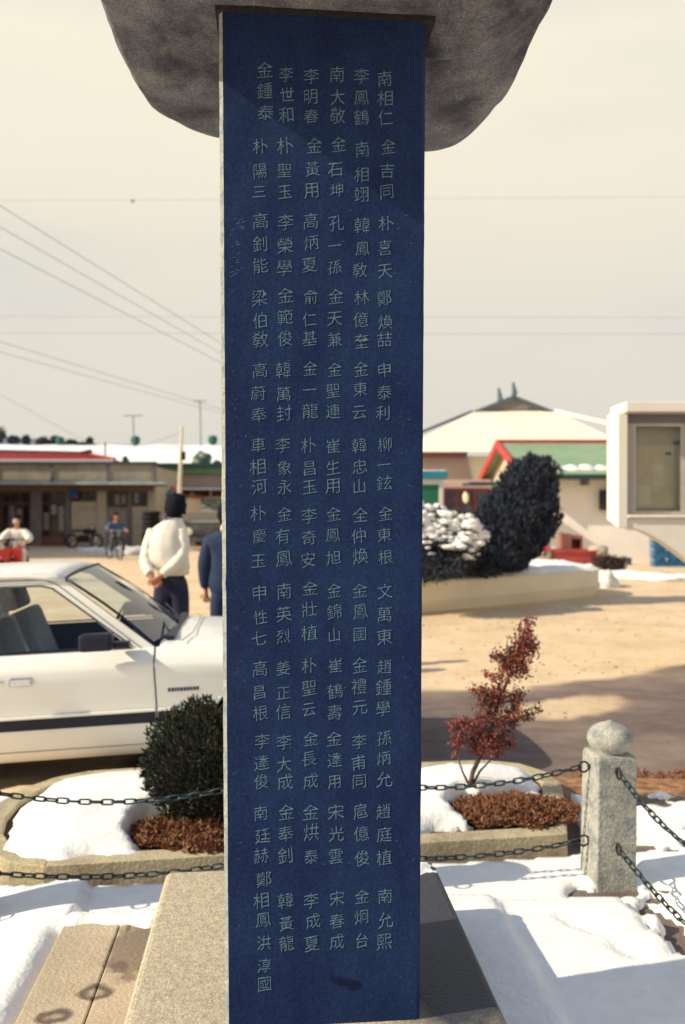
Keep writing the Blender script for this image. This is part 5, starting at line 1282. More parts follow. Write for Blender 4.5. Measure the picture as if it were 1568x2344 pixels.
# low far hill with trees
hl = MB(); n = 40
for i in range(n+1):
    px = -500 + 800*i/n; zt = 1003 + 14*sm(60, 260, px) - 10*sm(60, -200, px) + 3*fbm(i*0.4, 1.0)
    p = at(px, zt, 230); hl.v += [(p.x, 220, -0.1), (p.x, 230, p.z), (p.x, 260, p.z*0.9), (p.x, 300, -0.1)]
for i in range(n):
    for j in range(3): hl.f.append((i*4+j, i*4+4+j, i*4+5+j, i*4+1+j))
tag(hl.build('hills', mat('hill_far', (0.22, 0.21, 0.24), 0.95, (0.14, 0.16, 0.20), 0.08), None, smooth=True), kind='structure')
dk = mat('far_wood', (0.05, 0.08, 0.12), 0.95, (0.085, 0.11, 0.15), 0.5)
for k, (px, py, w, h_, lb) in enumerate(((-8, 1008, 46, 34, 'tall dark tree cut off at the edge, above the red roof'), (30, 1012, 24, 16, 'low bluish tree next to the tall dark tree on the hill'), (60, 1012, 13, 17, 'small round dark tree standing alone on the far hill'),
    (98, 1014, 26, 15, 'broad low tree on the far hill, just before the first green vent'), (128, 1013, 22, 16, 'rounded tree on the far hill left of the green vent'), (163, 1016, 24, 11, 'flat low tree on the far hill right of the green vent'), (186, 1018, 12, 6, 'smallest bushy tree far off above the snowy roof'), (205, 1017, 9, 17, 'slender conifer far off above the snowy roof'))):
    c = at(px, py + 4, 210); s_ = 210/1900
    r = empty('hill_tree', (c.x, 210, c.z - 2.2), lb, 'tree', 'trees on the far hill'); rnd = random.Random(k)
    MB().tube([(0, 0, -1.5), (0, 0, 2.0)], [0.3, 0.15], 6).build('trunk', dk, r)
    pts = []
    for q in range(700):
        d = Vector((rnd.gauss(0, 1), rnd.gauss(0, 1), rnd.gauss(0, 1))).normalized()
        R = (0.55+0.5*rnd.random())*(1+0.35*mnoise.noise(d*1.8+Vector((k*3, 0, 0))))
        pts.append((d.x*w*s_/2*R, d.y*w*s_/2*R, 2.2 + (h_*s_*0.5)*(1+d.z*R)*1.0))
    leaves('crown', dk, r, pts, 0.7, k, aspect=0.8)['kind'] = 'stuff'
def poles():
    Mp = mat('concrete_pole', (0.62, 0.56, 0.42), 0.85, (0.5, 0.45, 0.36), 3)
    c = at(412, 975, 34); x0 = at(408, 1200, 34).x
    r = empty('utility_pole', (x0, 34, -0.1), 'slim pale concrete utility pole beyond the man in the pale jacket', 'utility pole')
    MB().tube([(x0, 34, -0.3), (x0 + 0.06, 34, 2.4), (c.x + 0.08, 34, c.z)], [0.11, 0.09, 0.055], 10).build('pole', Mp, r, world=True, smooth=True)
    q = at(418, 1045, 33.9); MB().box(q.x-0.02, q.x+0.12, 33.8, 33.95, q.z-0.15, q.z+0.2).build('meter_box', M_rust, r, world=True)
    for (px, py, w, base, lb, Yd) in ((305, 952, 44, 1022, 'television aerial standing above the middle green vent', 64.0), (458, 918, 30, 1022, 'taller television aerial near the edge of the dark slab', 62.0)):
        t = at(px, py, Yd); bs = at(px + 2, base, Yd); r = empty('tv_aerial', (bs.x, Yd, bs.z), lb, 'aerial', 'television aerials')
        ma = mat('aerial_metal', (0.14, 0.17, 0.24), 0.6, metal=0.2)
        MB().tube([bs, t], 0.045, 6).build('mast', ma, r, world=True)
        s_ = Yd/1900; MB().tube([t + Vector((-w*0.5*s_, 0, 0)), t + Vector((w*0.5*s_, 0, 0))], 0.035, 5).build('boom', ma, r, world=True)
        for k in range(7):
            x = t.x + (-0.45 + k*0.13)*w*s_; L = (5 - k*0.3)*s_
            MB().tube([(x, Yd - L*2, t.z), (x, Yd + L*2, t.z)], 0.022, 4).build('rod', ma, r, world=True)
    c = at(241, 1012, 50); tag(MB().tube([(c.x, 50, at(0, 1062, 50).z - 2.5), c], 0.055, 6).build('thin_mast', mat('mast_brown', (0.25, 0.2, 0.17), 0.8), None), 'thin brown mast before the snowy roof', 'mast')
    # wires: far pole behind the slab carries them
    r = empty('utility_pole', (-1.2, 52, -0.1), 'far utility pole hidden behind the dark slab, carrying the sloping wires', 'utility pole')
    MB().tube([(-1.2, 52, -0.3), (-1.2, 52, 9.6)], [0.16, 0.1], 10).build('pole', Mp, r, world=True); MB().box(-2.0, -0.4, 51.95, 52.05, 8.6, 8.75).build('crossarm', Mp, r, world=True)
    mw = mat('wire', (0.26, 0.27, 0.32), 0.7)
    def wire(p, q, rad, sag, lb, extra=None):
        b = MB(); pts = []
        for k in range(25):
            t = k/24; v = p.lerp(q, t); v.z -= sag*4*t*(1-t); pts.append(v)
        o = b.tube(pts, rad * 0.5, 5).build('power_line', mw, None); tag(o, lb, 'wire', 'overhead wires')
        return o
    def slope(x0, y0, x1, y1, rad, lb, Yn=24, Yf=51.8, xe=735, sag=0.0):
        m_ = (y1-y0)/(x1-x0); a_ = at(-260, y0 - m_*(260 + x0), Yn); b_ = at(xe, y0 + m_*(xe-x0), Yf); return wire(a_, b_, rad, sag, lb)
    slope(0, 471, 501, 783, 0.026, 'topmost of three parallel wires sloping down to the slab'); slope(0, 520, 501, 806, 0.024, 'middle one of three parallel sloping wires'); slope(0, 570, 501, 828, 0.024, 'lowest of the three parallel sloping wires')
    slope(0, 782, 450, 920, 0.020, 'upper of two gently sloping wires above the aerials'); slope(0, 806, 460, 933, 0.018, 'lower of two gently sloping wires above the aerials')
    slope(0, 903, 181, 1002, 0.02, 'short wire dropping towards the red tiled roof', 40, 52, 240)
    wire(at(415, 990, 34), at(330, 1020, 60), 0.03, 0.0, 'short service wire leaving the slim utility pole')
    wire(at(-300, 724, 60), at(1900, 728, 60), 0.022, 0.0, 'upper of two close level wires crossing the sky')
    wire(at(-300, 762, 60), at(1900, 766, 60), 0.026, 0.0, 'lower of two close level wires crossing the sky')
    o = wire(at(-300, 462, 60), at(1900, 450, 60), 0.018, 0.0, 'highest level wire with one small knot on it')
    MB().blob(at(304, 461, 60) - o.location, (0.14, 0.1, 0.12), 3, 0.2, 10, 8).build('cable_knot', mw, o, smooth=True)
poles()
def green_block():
    Y = 46.0; r = empty('green_roof_shop', (at(430, 1200, Y).x, Y, -0.1), 'brown walled shop under a green sheet roof beyond the pale-jacketed man', 'shop building')
    def B(name, m, a, b, c, d, y0, y1, o_=None): return MB().box(*wbox(a, b, c, d, Y+y0, Y+y1)).build(name, m, r, world=True)
    gr = mat('green_sheet', (0.10, 0.22, 0.12), 0.7, (0.14, 0.26, 0.16), 2)
    B('roof_edge', mat('edge_dark', (0.02, 0.05, 0.06), 0.8), 352, 760, 1060, 1067, -0.6, 8); B('roof_strip', gr, 352, 760, 1067, 1083, -0.3, 0.0)
    B('upper_wall', mat('mauve_wall', (0.27, 0.19, 0.165), 0.9, (0.33, 0.25, 0.21), 1), 415, 760, 1083, 1117, 0.0, 8); B('green_wall', gr, 352, 388, 1083, 1128, 0.0, 8)
    B('cream_panel', mat('cream_panel', (0.62, 0.52, 0.36), 0.85), 388, 414, 1080, 1128, -0.05, 7.9)
    B('canopy', M_cornice, 410, 760, 1117, 1121, -1.2, 0.1)
    B('lower_wall', mat('red_brown', (0.13, 0.05, 0.04), 0.85, (0.18, 0.08, 0.06), 2), 352, 760, 1122, 1236, 0.2, 7.8)
    f = B('window', mat('white_frame', (0.55, 0.56, 0.52), 0.6), 436, 442, 1126, 1172, -0.1, 0.05)
    for a, b, c, d in ((442, 700, 1137, 1141), (442, 700, 1167, 1172), (560, 565, 1141, 1167), (480, 483, 1122, 1137)):
        q = MB().box(*wbox(a, b, c, d, Y-0.1, Y+0.05)).build('frame_bar', MATS['white_frame'], r, world=True); q.parent = f; q.matrix_parent_inverse = Matrix.Identity(4)
    q = MB().box(*wbox(442, 560, 1141, 1167, Y-0.02, Y+0.0)).build('pane', mat('frosted', (0.20, 0.27, 0.27), 0.5, (0.28, 0.34, 0.32), 3), r, world=True); q.parent = f; q.matrix_parent_inverse = Matrix.Identity(4)
    rb = random.Random(4); b = MB(); x = 446
    while x < 555:
        for k in range(3):
            a_ = at(x + rb.uniform(0, 5), 1144 + rb.uniform(0, 16), Y-0.03); b.box(a_.x, a_.x + rb.uniform(.05, .12), Y-0.035, Y-0.022, a_.z-0.12, a_.z)
        x += 7.5
    q = b.build('window_sticker', mat('sticker', (0.55, 0.6, 0.56), 0.7), r, world=True); q.parent = f; q.matrix_parent_inverse = Matrix.Identity(4)
    # small house with green hipped roof and red trim in front
    Y2 = 41.0; r2 = empty('small_green_house', (at(372, 1200, Y2).x, Y2, -0.1), 'little cream house with green roof and red verge next to the shops', 'house')
    def B2(name, m, a, b, c, d, y0, y1): return MB().box(*wbox(a, b, c, d, Y2+y0, Y2+y1)).build(name, m, r2, world=True)
    B2('wall', mat('cream_wall2', (0.60, 0.50, 0.36), 0.9), 350, 428, 1139, 1243, 0.0, 4); B2('eaves', mat('eaves_red', (0.22, 0.06, 0.05), 0.8), 347, 432, 1132, 1138, -0.4, 4.2)
    a_, b_, c_, d_ = at(346, 1132, Y2-0.5), at(400, 1132, Y2-0.5), at(372, 1104, Y2+1.8), at(346, 1104, Y2+1.8)
    MB().quad(a_, b_, c_, d_, 0.08).build('roof', mat('bright_green_roof', (0.03, 0.20, 0.11), 0.6), r2, world=True); MB().quad(b_, b_ + Vector((0.35, 0, 0)), c_ + Vector((0.35, 0, 0)), c_, 0.12).build('red_verge', mat('verge_red', (0.42, 0.13, 0.10), 0.7), r2, world=True)
    B2('window', M_dark, 353, 365, 1141, 1162, -0.05, 0.02)
green_block()
def truck():
    c = at(470, 1200, 34.0); r = empty('parked_truck', (c.x, 34, -0.1), 'dark parked truck with a round headlamp between the two men', 'truck')
    mk = mat('truck_dark', (0.03, 0.04, 0.05), 0.6, (0.10, 0.10, 0.10), 2)
    MB().box(-1.2, 1.6, -0.3, 5.0, 0.55, 1.05).build('chassis', mk, r, bevel=0.05); MB().box(-1.15, 1.55, 0.0, 1.7, 1.05, 1.22).build('bonnet', mat('truck_beige', (0.20, 0.18, 0.14), 0.7), r, bevel=0.08)
    MB().box(-1.2, 1.6, 1.9, 5.0, 1.05, 1.6).build('cargo_bed', mat('truck_beige2', (0.24, 0.21, 0.17), 0.8), r, bevel=0.03)
    MB().box(-1.05, 1.45, -0.42, -0.28, 0.35, 0.55).build('bumper', mk, r, bevel=0.03)
    for x in (-0.62, 1.02):
        MB().lathe([(0, 0), (0.16, 0), (0.15, 0.08), (0.05, 0.1)], 18).build('headlight', mat('lamp_lit', (0.75, 0.72, 0.6), 0.2, metal=0.3), r).matrix_local = Matrix.Translation((x, -0.30, 0.78)) @ Matrix.Rotation(math.radians(90), 4, 'X')
    for x in (-1.0, 1.4):
        for y in (0.7, 4.2):
            w = MB().lathe([(0.2, -0.12), (0.36, -0.13), (0.40, -0.08), (0.40, 0.08), (0.36, 0.13), (0.2, 0.12)], 24).build('wheel', M_rubber, r, smooth=True); w.location = (x, y, 0.40); w.rotation_euler = (0, math.radians(90), 0)
truck()
# parked dark motorbike by the plaster wall, tyres, old snow heaps along the shop front
c = at(195, 1240, 36.5); motorbike((c.x, 36.3, -0.1), 1.35, 'dark parked motorbike against the pale wall of the shop', mat('bike_black', (0.015, 0.015, 0.03), 0.5))
c = at(345, 1240, 36.6); rt = empty('tyre_stack', (c.x, 36.6, -0.1), 'stack of dark tyres at the corner of the shop row', 'tyres')
for k in range(8): MB().tube([(0.32*math.cos(a)+0.03*(k % 2), 0.32*math.sin(a), 0.11+0.2*k) for a in [2*math.pi*i/16 for i in range(17)]], 0.10, 8).build('tyre', M_rubber, rt, smooth=True)
for k, (px, Yv, rx, rz_, lb) in enumerate(((290, 30.5, 0.75, 0.34, 'larger heap of dirty old snow behind the cyclist'), (238, 31.5, 0.5, 0.22, 'smaller heap of dirty old snow before the parked motorbike'), (205, 33.5, 0.7, 0.15, 'flat smear of old snow under the parked motorbike'))):
    c = at(px, 1260, Yv); b = MB(); b.blob((0, 0, 0), (rx, 0.5, rz_), k+3, 0.5, 18, 10, 2.5); o = b.build('snow_heap', M_snow_dirty, None, smooth=True); o.location = (c.x, Yv, -0.1); tag(o, lb, 'snow heap', 'dirty snow heaps by the shops')

# ------------------------------------------------------------------ right: round-ended planter, evergreens
def planter():
    a0, a1 = Vector((-0.6, 13.3)), Vector((4.15, 16.68)); d = (a1-a0).normalized(); nrm = Vector((-d.y, d.x)); R = 0.96
    r = empty('round_planter', (2.0, 15.2, -0.1), 'long low cream concrete planter with a rounded end across the road', 'planter')
    def outline(R):
        pts = []
        for k in range(17): t = -math.pi/2 + math.pi*k/16; pts.append(a1 + d*math.cos(t)*R + nrm*math.sin(t)*R)
        for k in range(17): t = math.pi/2 + math.pi*k/16; pts.append(a0 + d*math.cos(t)*R + nrm*math.sin(t)*R)
        return pts
    o, i_ = outline(R), outline(R-0.14); n = len(o); low = outline(R - 0.10)
    b = MB(); b.v += [(p.x, p.y, -0.15) for p in low] + [(p.x, p.y, 0.10) for p in o] + [(p.x, p.y, 0.42) for p in o] + [(p.x, p.y, 0.42) for p in i_] + [(p.x, p.y, 0.2) for p in i_]
    for L in range(4):
        for j in range(n): j2 = (j+1) % n; b.f.append((L*n+j, L*n+j2, (L+1)*n+j2, (L+1)*n+j))
    b.build('wall', mat('planter_render', (0.86, 0.76, 0.57), 0.9, (0.74, 0.66, 0.50), 1.2, lo=0.35, hi=0.7, bump=0.3, bscale=6), r, world=True, bevel=0.02)
    MB().add([(p.x, p.y, 0.33) for p in i_], [tuple(range(n))]).build('soil', M_soil, r, world=True)
    pts = [(p.x, p.y) for p in outline(R-0.02)]
    def zf(x, y):
        s_ = poly_sd(x, y, pts); t = sm(-0.02, 0.12, s_ + 0.06*fbm(x*3, y*3)) ; return 0.40 + 0.11*t + (0.03 + 0.04*t)*fbm(x*1.8, y*1.8, 4)
    xs = [-1.7 + i*0.06 for i in range(120)]; ys_ = [12.2 + i*0.06 for i in range(96)]
    s = grid_mesh('planter_snow', xs, ys_, zf, M_snow_dirty if False else M_snow, r, keep=lambda v: poly_sd(v[0], v[1], pts) > 0.0); s.location = -r.location; s['kind'] = 'stuff'
planter()
def shrub(loc, blobs, n, label, name, size, m1, m2, seed, cat='shrub', up=0.8):
    r = empty(name, loc, label, cat); rnd = random.Random(seed); pts = []; dirs = []; w = [b[3]*b[4]*b[5] for b in blobs]
    for k in range(n):
        bb = rnd.choices(blobs, w)[0]; c = Vector(bb[:3]); R = bb[3:6]
        d = Vector((rnd.gauss(0, 1), rnd.gauss(0, 1), rnd.gauss(0, 1))).normalized(); q = (0.62+0.42*rnd.random()**0.7)*(1+0.28*mnoise.noise(d*2.6+c*3))
        pts.append(c + Vector((d.x*R[0], d.y*R[1], d.z*R[2]))*q - r.location); dirs.append(d*0.7 + Vector((rnd.gauss(0, .4), rnd.gauss(0, .4), up+rnd.gauss(0, .4))))
    leaves('foliage', m1, r, pts[::2]+[], size, seed, dirs=dirs[::2], aspect=0.4)['kind'] = 'stuff'; leaves('dark_foliage', m2, r, pts[1::2], size, seed+1, dirs=dirs[1::2], aspect=0.4)['kind'] = 'stuff'
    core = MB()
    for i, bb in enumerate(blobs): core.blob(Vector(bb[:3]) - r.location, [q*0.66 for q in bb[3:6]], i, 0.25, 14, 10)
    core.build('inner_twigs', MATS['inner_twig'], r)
    return r, pts
Ys = 14.9; s_ = Ys/1900
def BL(px, py, dy, rx, rz_): c = at(px, py, Ys+dy); return (c.x, c.y, c.z, rx*s_, rx*s_*0.9, rz_*s_)
ev1 = mat('evergreen_dark', (0.016, 0.024, 0.050), 0.85, (0.030, 0.040, 0.068), 4); ev2 = mat('evergreen_mid', (0.034, 0.044, 0.062), 0.85, (0.058, 0.066, 0.085), 4)
cl = at(1150, 1310, Ys)
EVB = shrub((cl.x, Ys, 0.33), [BL(1222, 1105, 0, 56, 60), BL(1212, 1165, 0, 66, 74), BL(1180, 1205, 0, 82, 80), BL(1135, 1255, 0, 92, 62), BL(1060, 1290, -0.3, 100, 38), BL(1185, 1130, 0, 45, 60), BL(1150, 1185, 0, 55, 60)], 34000,
      'big dark evergreen bush swept sideways above the round-ended planter', 'evergreen_bush', 0.10, ev1, ev2, 21, up=1.8)
Ys = 13.6; s_ = Ys/1900; cl = at(1010, 1300, Ys)
r_, pts_ = shrub((cl.x, Ys, 0.33), [BL(990, 1215, 0, 62, 55), BL(1050, 1235, 0, 62, 48), BL(930, 1210, 0, 80, 60), BL(1000, 1270, -0.2, 90, 50), BL(980, 1300, -0.55, 80, 30)], 12000,
      'snow-laden bush at the end of the planter next to the dark slab', 'snowy_bush', 0.075, ev1, ev2, 22)
b = MB(); rnd = random.Random(9); k = 0
for p in pts_:
    w = p + r_.location; hgt = w.z
    lim = 0.92 - 0.10*(w.x-1.2) + 0.35*fbm(w.x*3.5, w.y*3.5, w.z*3.5, 3)
    top = sm(lim-0.1, lim+0.25, hgt)
    if rnd.random() < 0.16*top*(1 if w.y < 13.7 else 0.6):
        rr = rnd.uniform(0.018, 0.06)*(0.7+0.6*top); k += 1
        b.blob(p + Vector((-0.03, -0.05, 0.04)), (rr*rnd.uniform(1.0, 2.0), rr*1.2, rr*rnd.uniform(0.5, 0.85)), k, 0.6, 7, 5, 2.4)
b.build('clinging_snow', M_snow, r_, smooth=True)['kind'] = 'stuff'
# old snow and rubble past the planter end
for k, (px, Yv, rx, rz_, lb) in enumerate(((1382, 18.2, 0.33, 0.34, 'lump of old snow at the rounded planter end'), (1440, 20.5, 1.0, 0.16, 'long low snow bank before the white house'), (1540, 19.8, 0.9, 0.13, 'snow bank under the notice board by the blue crates'))):
    c = at(px, 1300, Yv); b = MB(); b.blob((0, 0, 0), (rx, 0.4, rz_), k+13, 0.5, 20, 10, 2.8); o = b.build('snow_heap', M_snow_dirty if k == 0 else M_snow, None, smooth=True); o.location = (c.x, Yv, -0.1); tag(o, lb, 'snow heap', 'snow heaps across the road')

# ------------------------------------------------------------------ white house with green roof
def white_house():
    x0, x1 = at(1197, 0, 25.6).x, 17.0; yf, yr, yb = 25.6, 29.8, 34.0
    r = empty('white_house', (10, 29.8, -0.1), 'white rendered house with green roof, red ridge and red gable boards', 'house')
    ze, zr = 2.72, 3.98
    Mw = mat('white_render', (0.86, 0.80, 0.74), 0.9, (0.79, 0.73, 0.68), 0.8, bump=0.15, bscale=4)
    tilt = 0.55     # the long wall runs slightly back towards the right
    MB().add([(x0+0.35, yf+0.5, -0.1), (x1, yf+0.5-tilt, -0.1), (x1, yf+0.5-tilt, ze), (x0+0.35, yf+0.5, ze), (x0+0.35, yb-0.3, -0.1), (x1, yb-0.3, -0.1), (x1, yb-0.3, ze), (x0+0.35, yb-0.3, ze)],
             [(0, 1, 2, 3), (1, 5, 6, 2), (5, 4, 7, 6), (4, 0, 3, 7)]).build('wall', Mw, r, world=True)
    MB().add([(x0+0.34, yf+0.3, ze-0.1), (x0+0.34, yb-0.2, ze-0.1), (x0+0.34, yr, zr-0.1)], [(0, 1, 2)]).build('gable_wall', mat('gable_cream', (0.55, 0.47, 0.36), 0.9), r, world=True)
    G = mat('green_roof', (0.21, 0.31, 0.19), 0.75, (0.26, 0.36, 0.22), 1.4, stretch=(1, 1, 1))
    n = 14
    for k in range(n):     # sheet panels
        a_, b_ = x0 + (x1-x0)*k/n, x0 + (x1-x0)*(k+1)/n - 0.02
        ta, tb = tilt*k/n, tilt*(k+1)/n
        MB().quad((a_, yf-0.1-ta, ze-0.05), (b_, yf-0.1-tb, ze-0.05), (b_, yr, zr), (a_, yr, zr), 0.06 ).build('roof_panel', G, r, world=True)
    MB().quad((x1, yb, ze), (x0, yb, ze), (x0, yr, zr), (x1, yr, zr), 0.06).build('back_roof', G, r, world=True)
    Rm = mat('red_boards', (0.50, 0.065, 0.055), 0.6, (0.42, 0.05, 0.05), 2)
    MB().box(x0-0.02, x1, yr-0.1, yr+0.1, zr-0.02, zr+0.10).build('ridge_cap', Rm, r, world=True)
    def barge(y, z):
        b = MB(); b.add([(x0-0.06, y, z-0.25), (x0+0.02, y, z-0.25), (x0+0.02, yr, zr-0.20), (x0-0.06, yr, zr-0.20), (x0-0.06, y, z+0.05), (x0+0.02, y, z+0.05), (x0+0.02, yr, zr+0.1), (x0-0.06, yr, zr+0.1)],
            [(0,1,2,3),(4,7,6,5),(0,4,5,1),(1,5,6,2),(2,6,7,3),(3,7,4,0)]); b.build('barge_board', Rm, r, world=True)
    barge(yf-0.15, ze-0.05); barge(yb+0.1, ze-0.02)
    MB().quad((x0, yf-0.13, ze-0.22), (x1, yf-0.13-tilt, ze-0.22), (x1, yf-0.13-tilt, ze-0.07), (x0, yf-0.13, ze-0.07), 0.05).build('gutter', mat('gutter_dark', (0.02, 0.05, 0.05), 0.7), r, world=True)
    for k in range(12):
        x = x0 + 0.9 + k*1.05; MB().box(x-0.06, x+0.06, yf-0.05-tilt*k/12, yf+0.5, ze-0.38, ze-0.20).build('rafter_end', M_pil, r, world=True)
    for k in range(7):
        c = at(1283 + k*36, 1074, yf+0.1 - 0.02*k); b = MB(); b.blob((0, 0, 0), (0.30, 0.22, 0.11), k, 0.3, 14, 8)
        o = b.build('roof_snow', M_snow, r, smooth=True); o.location = Vector((c.x, yf+0.35, ze+0.12)) - r.location; o.rotation_euler = (0.3, 0.25, 0)
    w = MB().box(*wbox(1376, 1402, 1121, 1168, yf+0.10, yf+0.3)).build('window', M_dark, r, world=True)
    # porch board by the gable
    MB().box(*wbox(1076, 1175, 1103, 1109, 25.0, 26.6)).build('side_canopy', mat('canopy_dark', (0.03, 0.05, 0.09), 0.7), r, world=True)
white_house()
def big_hall():
    Y = 36.0; r = empty('hip_roof_hall', (at(1175, 0, 40).x, 40, -0.1), 'big cream-roofed hall with a small grey gable peak behind the white house', 'hall')
    ap = at(1175, 905, 40); gl, gr_ = at(1080, 942, 40), at(1270, 941, 40)
    el, er = at(905, 1036, Y), at(1470, 1036, Y); el.z = er.z = at(1000, 1034, Y).z
    Cr = mat('cream_sheet', (0.88, 0.80, 0.62), 0.7, (0.82, 0.74, 0.57), 0.8, bump=0.2, bscale=2)
    MB().quad(el, er, gr_, gl).build('front_roof', Cr, r, world=True)
    yb = 56
    MB().add([el, gl, (gl.x, yb-4, gl.z), (el.x, yb, el.z)], [(0, 1, 2, 3)]).build('side_roof', Cr, r, world=True); MB().add([er, gr_, (gr_.x, yb-4, gr_.z), (er.x, yb, er.z)], [(3, 2, 1, 0)]).build('side_roof', mat('snowy_sheet', (0.9, 0.88, 0.8), 0.7), r, world=True)
    MB().add([gl, ap, (ap.x, yb-4, ap.z), (gl.x, yb-4, gl.z)], [(0, 1, 2, 3)]).build('upper_roof', Cr, r, world=True); MB().add([gr_, ap, (ap.x, yb-4, ap.z), (gr_.x, yb-4, gr_.z)], [(3, 2, 1, 0)]).build('upper_roof', Cr, r, world=True)
    gm = mat('gable_boards', (0.30, 0.26, 0.24), 0.9, (0.22, 0.21, 0.22), 1.5, stretch=(8, 1, 0.4))
    MB().add([gl + Vector((0, .15, 0)), gr_ + Vector((0, .15, 0)), ap + Vector((0, .15, 0))], [(0, 1, 2)]).build('gable', gm, r, world=True)
    vd = mat('verge_grey', (0.10, 0.13, 0.16), 0.8)
    for p in (gl, gr_):
        MB().quad(p + Vector((0, -.1, -0.02)), ap + Vector((0, -.1, 0)), ap + Vector((0, -.1, -0.20)), p + Vector((0.35 if p is gl else -0.35, -.1, -0.02)), 0.05).build('verge_board', vd, r, world=True)
    MB().tube([gl, at(960, 991, 37.5)], 0.07, 6).build('hip_ridge', vd, r, world=True); MB().tube([gr_, at(1396, 970, 37.5)], 0.09, 6).build('hip_ridge', mat('ridge_white', (0.75, 0.72, 0.62), 0.7), r, world=True)
    for px, py in ((1174, 875), (1141, 888)):
        a_ = at(px, py, 41); MB().tube([a_, a_ + Vector((0.08, 0, -0.5)), a_ + Vector((-0.05, 0, -1.1))], [0.05, 0.14, 0.09], 8).build('finial', vd, r, world=True)
    MB().box(*wbox(930, 1070, 1034.5, 1044, Y+0.0, Y+0.5)).build('soffit', mat('soffit_red', (0.13, 0.045, 0.05), 0.85), r, world=True)
    MB().add([at(930, 1044, Y+0.5), at(1068, 1044, Y+0.5), at(1120, 1262, Y+0.5), at(930, 1262, Y+0.5)], [(3, 2, 1, 0)]).build('wall_face', mat('pink_grey', (0.50, 0.39, 0.34), 0.9, (0.44, 0.34, 0.31), 0.9), r, world=True)
    MB().box(*wbox(930, 1450, 1044, 1262, Y+0.62, Y+14)).build('wall', Cr, r, world=True)
    # shop window band below
    f = MB().box(*wbox(1016, 1122, 1117, 1123, 31.9, 32.1)).build('shop_window', mat('frame_red', (0.10, 0.022, 0.02), 0.7), r, world=True)
    def ch(o): o.parent = f; o.matrix_parent_inverse = Matrix.Identity(4)
    for px in (1016, 1044, 1084, 1117): ch(MB().box(*wbox(px, px+4, 1123, 1230, 31.92, 32.08)).build('mullion', MATS['frame_red'], r, world=True))
    ch(MB().box(*wbox(1020, 1118, 1144, 1147, 31.93, 32.05)).build('rail', MATS['frame_red'], r, world=True))
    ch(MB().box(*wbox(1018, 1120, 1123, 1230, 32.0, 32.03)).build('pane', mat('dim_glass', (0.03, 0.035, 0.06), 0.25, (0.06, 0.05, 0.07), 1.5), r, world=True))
    c = at(1066, 1139, 31.9); MB().blob(c, (0.11, 0.08, 0.21), 2, 0.1, 14, 10).build('pane_glint', mat('glint_cream', (0.80, 0.70, 0.48), 0.8), r, world=True, smooth=True)  # bright reflection in the shop window, shaped as a pale blob
    MB().box(*wbox(1012, 1124, 1098, 1117, 32.05, 35)).build('annex_wall', MATS['pink_grey'], r, world=True)
big_hall()
def booth():
    Y = 17.5; r = empty('green_booth', (at(978, 0, Y).x, Y, -0.1), 'small booth with teal roof and green panel at the edge of the slab', 'booth')
    c = r.location
    def B(name, m, x0, x1, y0, y1, z0, z1, bv=0.01): return MB().box(x0, x1, y0, y1, z0, z1).build(name, m, r, bevel=bv)
    B('roof', mat('teal_roof', (0.02, 0.18, 0.26), 0.6, (0.03, 0.22, 0.30), 3), -0.75, 0.37, -0.5, 0.55, 2.33, 2.47); B('roof_snow', M_snow, -0.7, 0.34, -0.45, 0.5, 2.475, 2.50)
    wf = mat('booth_white', (0.60, 0.58, 0.52), 0.6); gp_ = mat('booth_green', (0.015, 0.12, 0.07), 0.5, (0.02, 0.15, 0.09), 3)
    for x in (-0.68, 0.20):
        for y in (-0.42, 0.42): B('corner_post', wf, x, x+0.09, y, y+0.06, 0.0, 2.33)
    B('fascia', wf, -0.59, 0.20, -0.42, -0.36, 2.20, 2.33); B('panel', gp_, -0.59, 0.20, -0.40, -0.37, 0.05, 2.20); B('panel', gp_, -0.66, 0.26, 0.44, 0.47, 0.05, 2.3); B('panel', gp_, 0.24, 0.27, -0.36, 0.42, 0.05, 2.3)
booth()
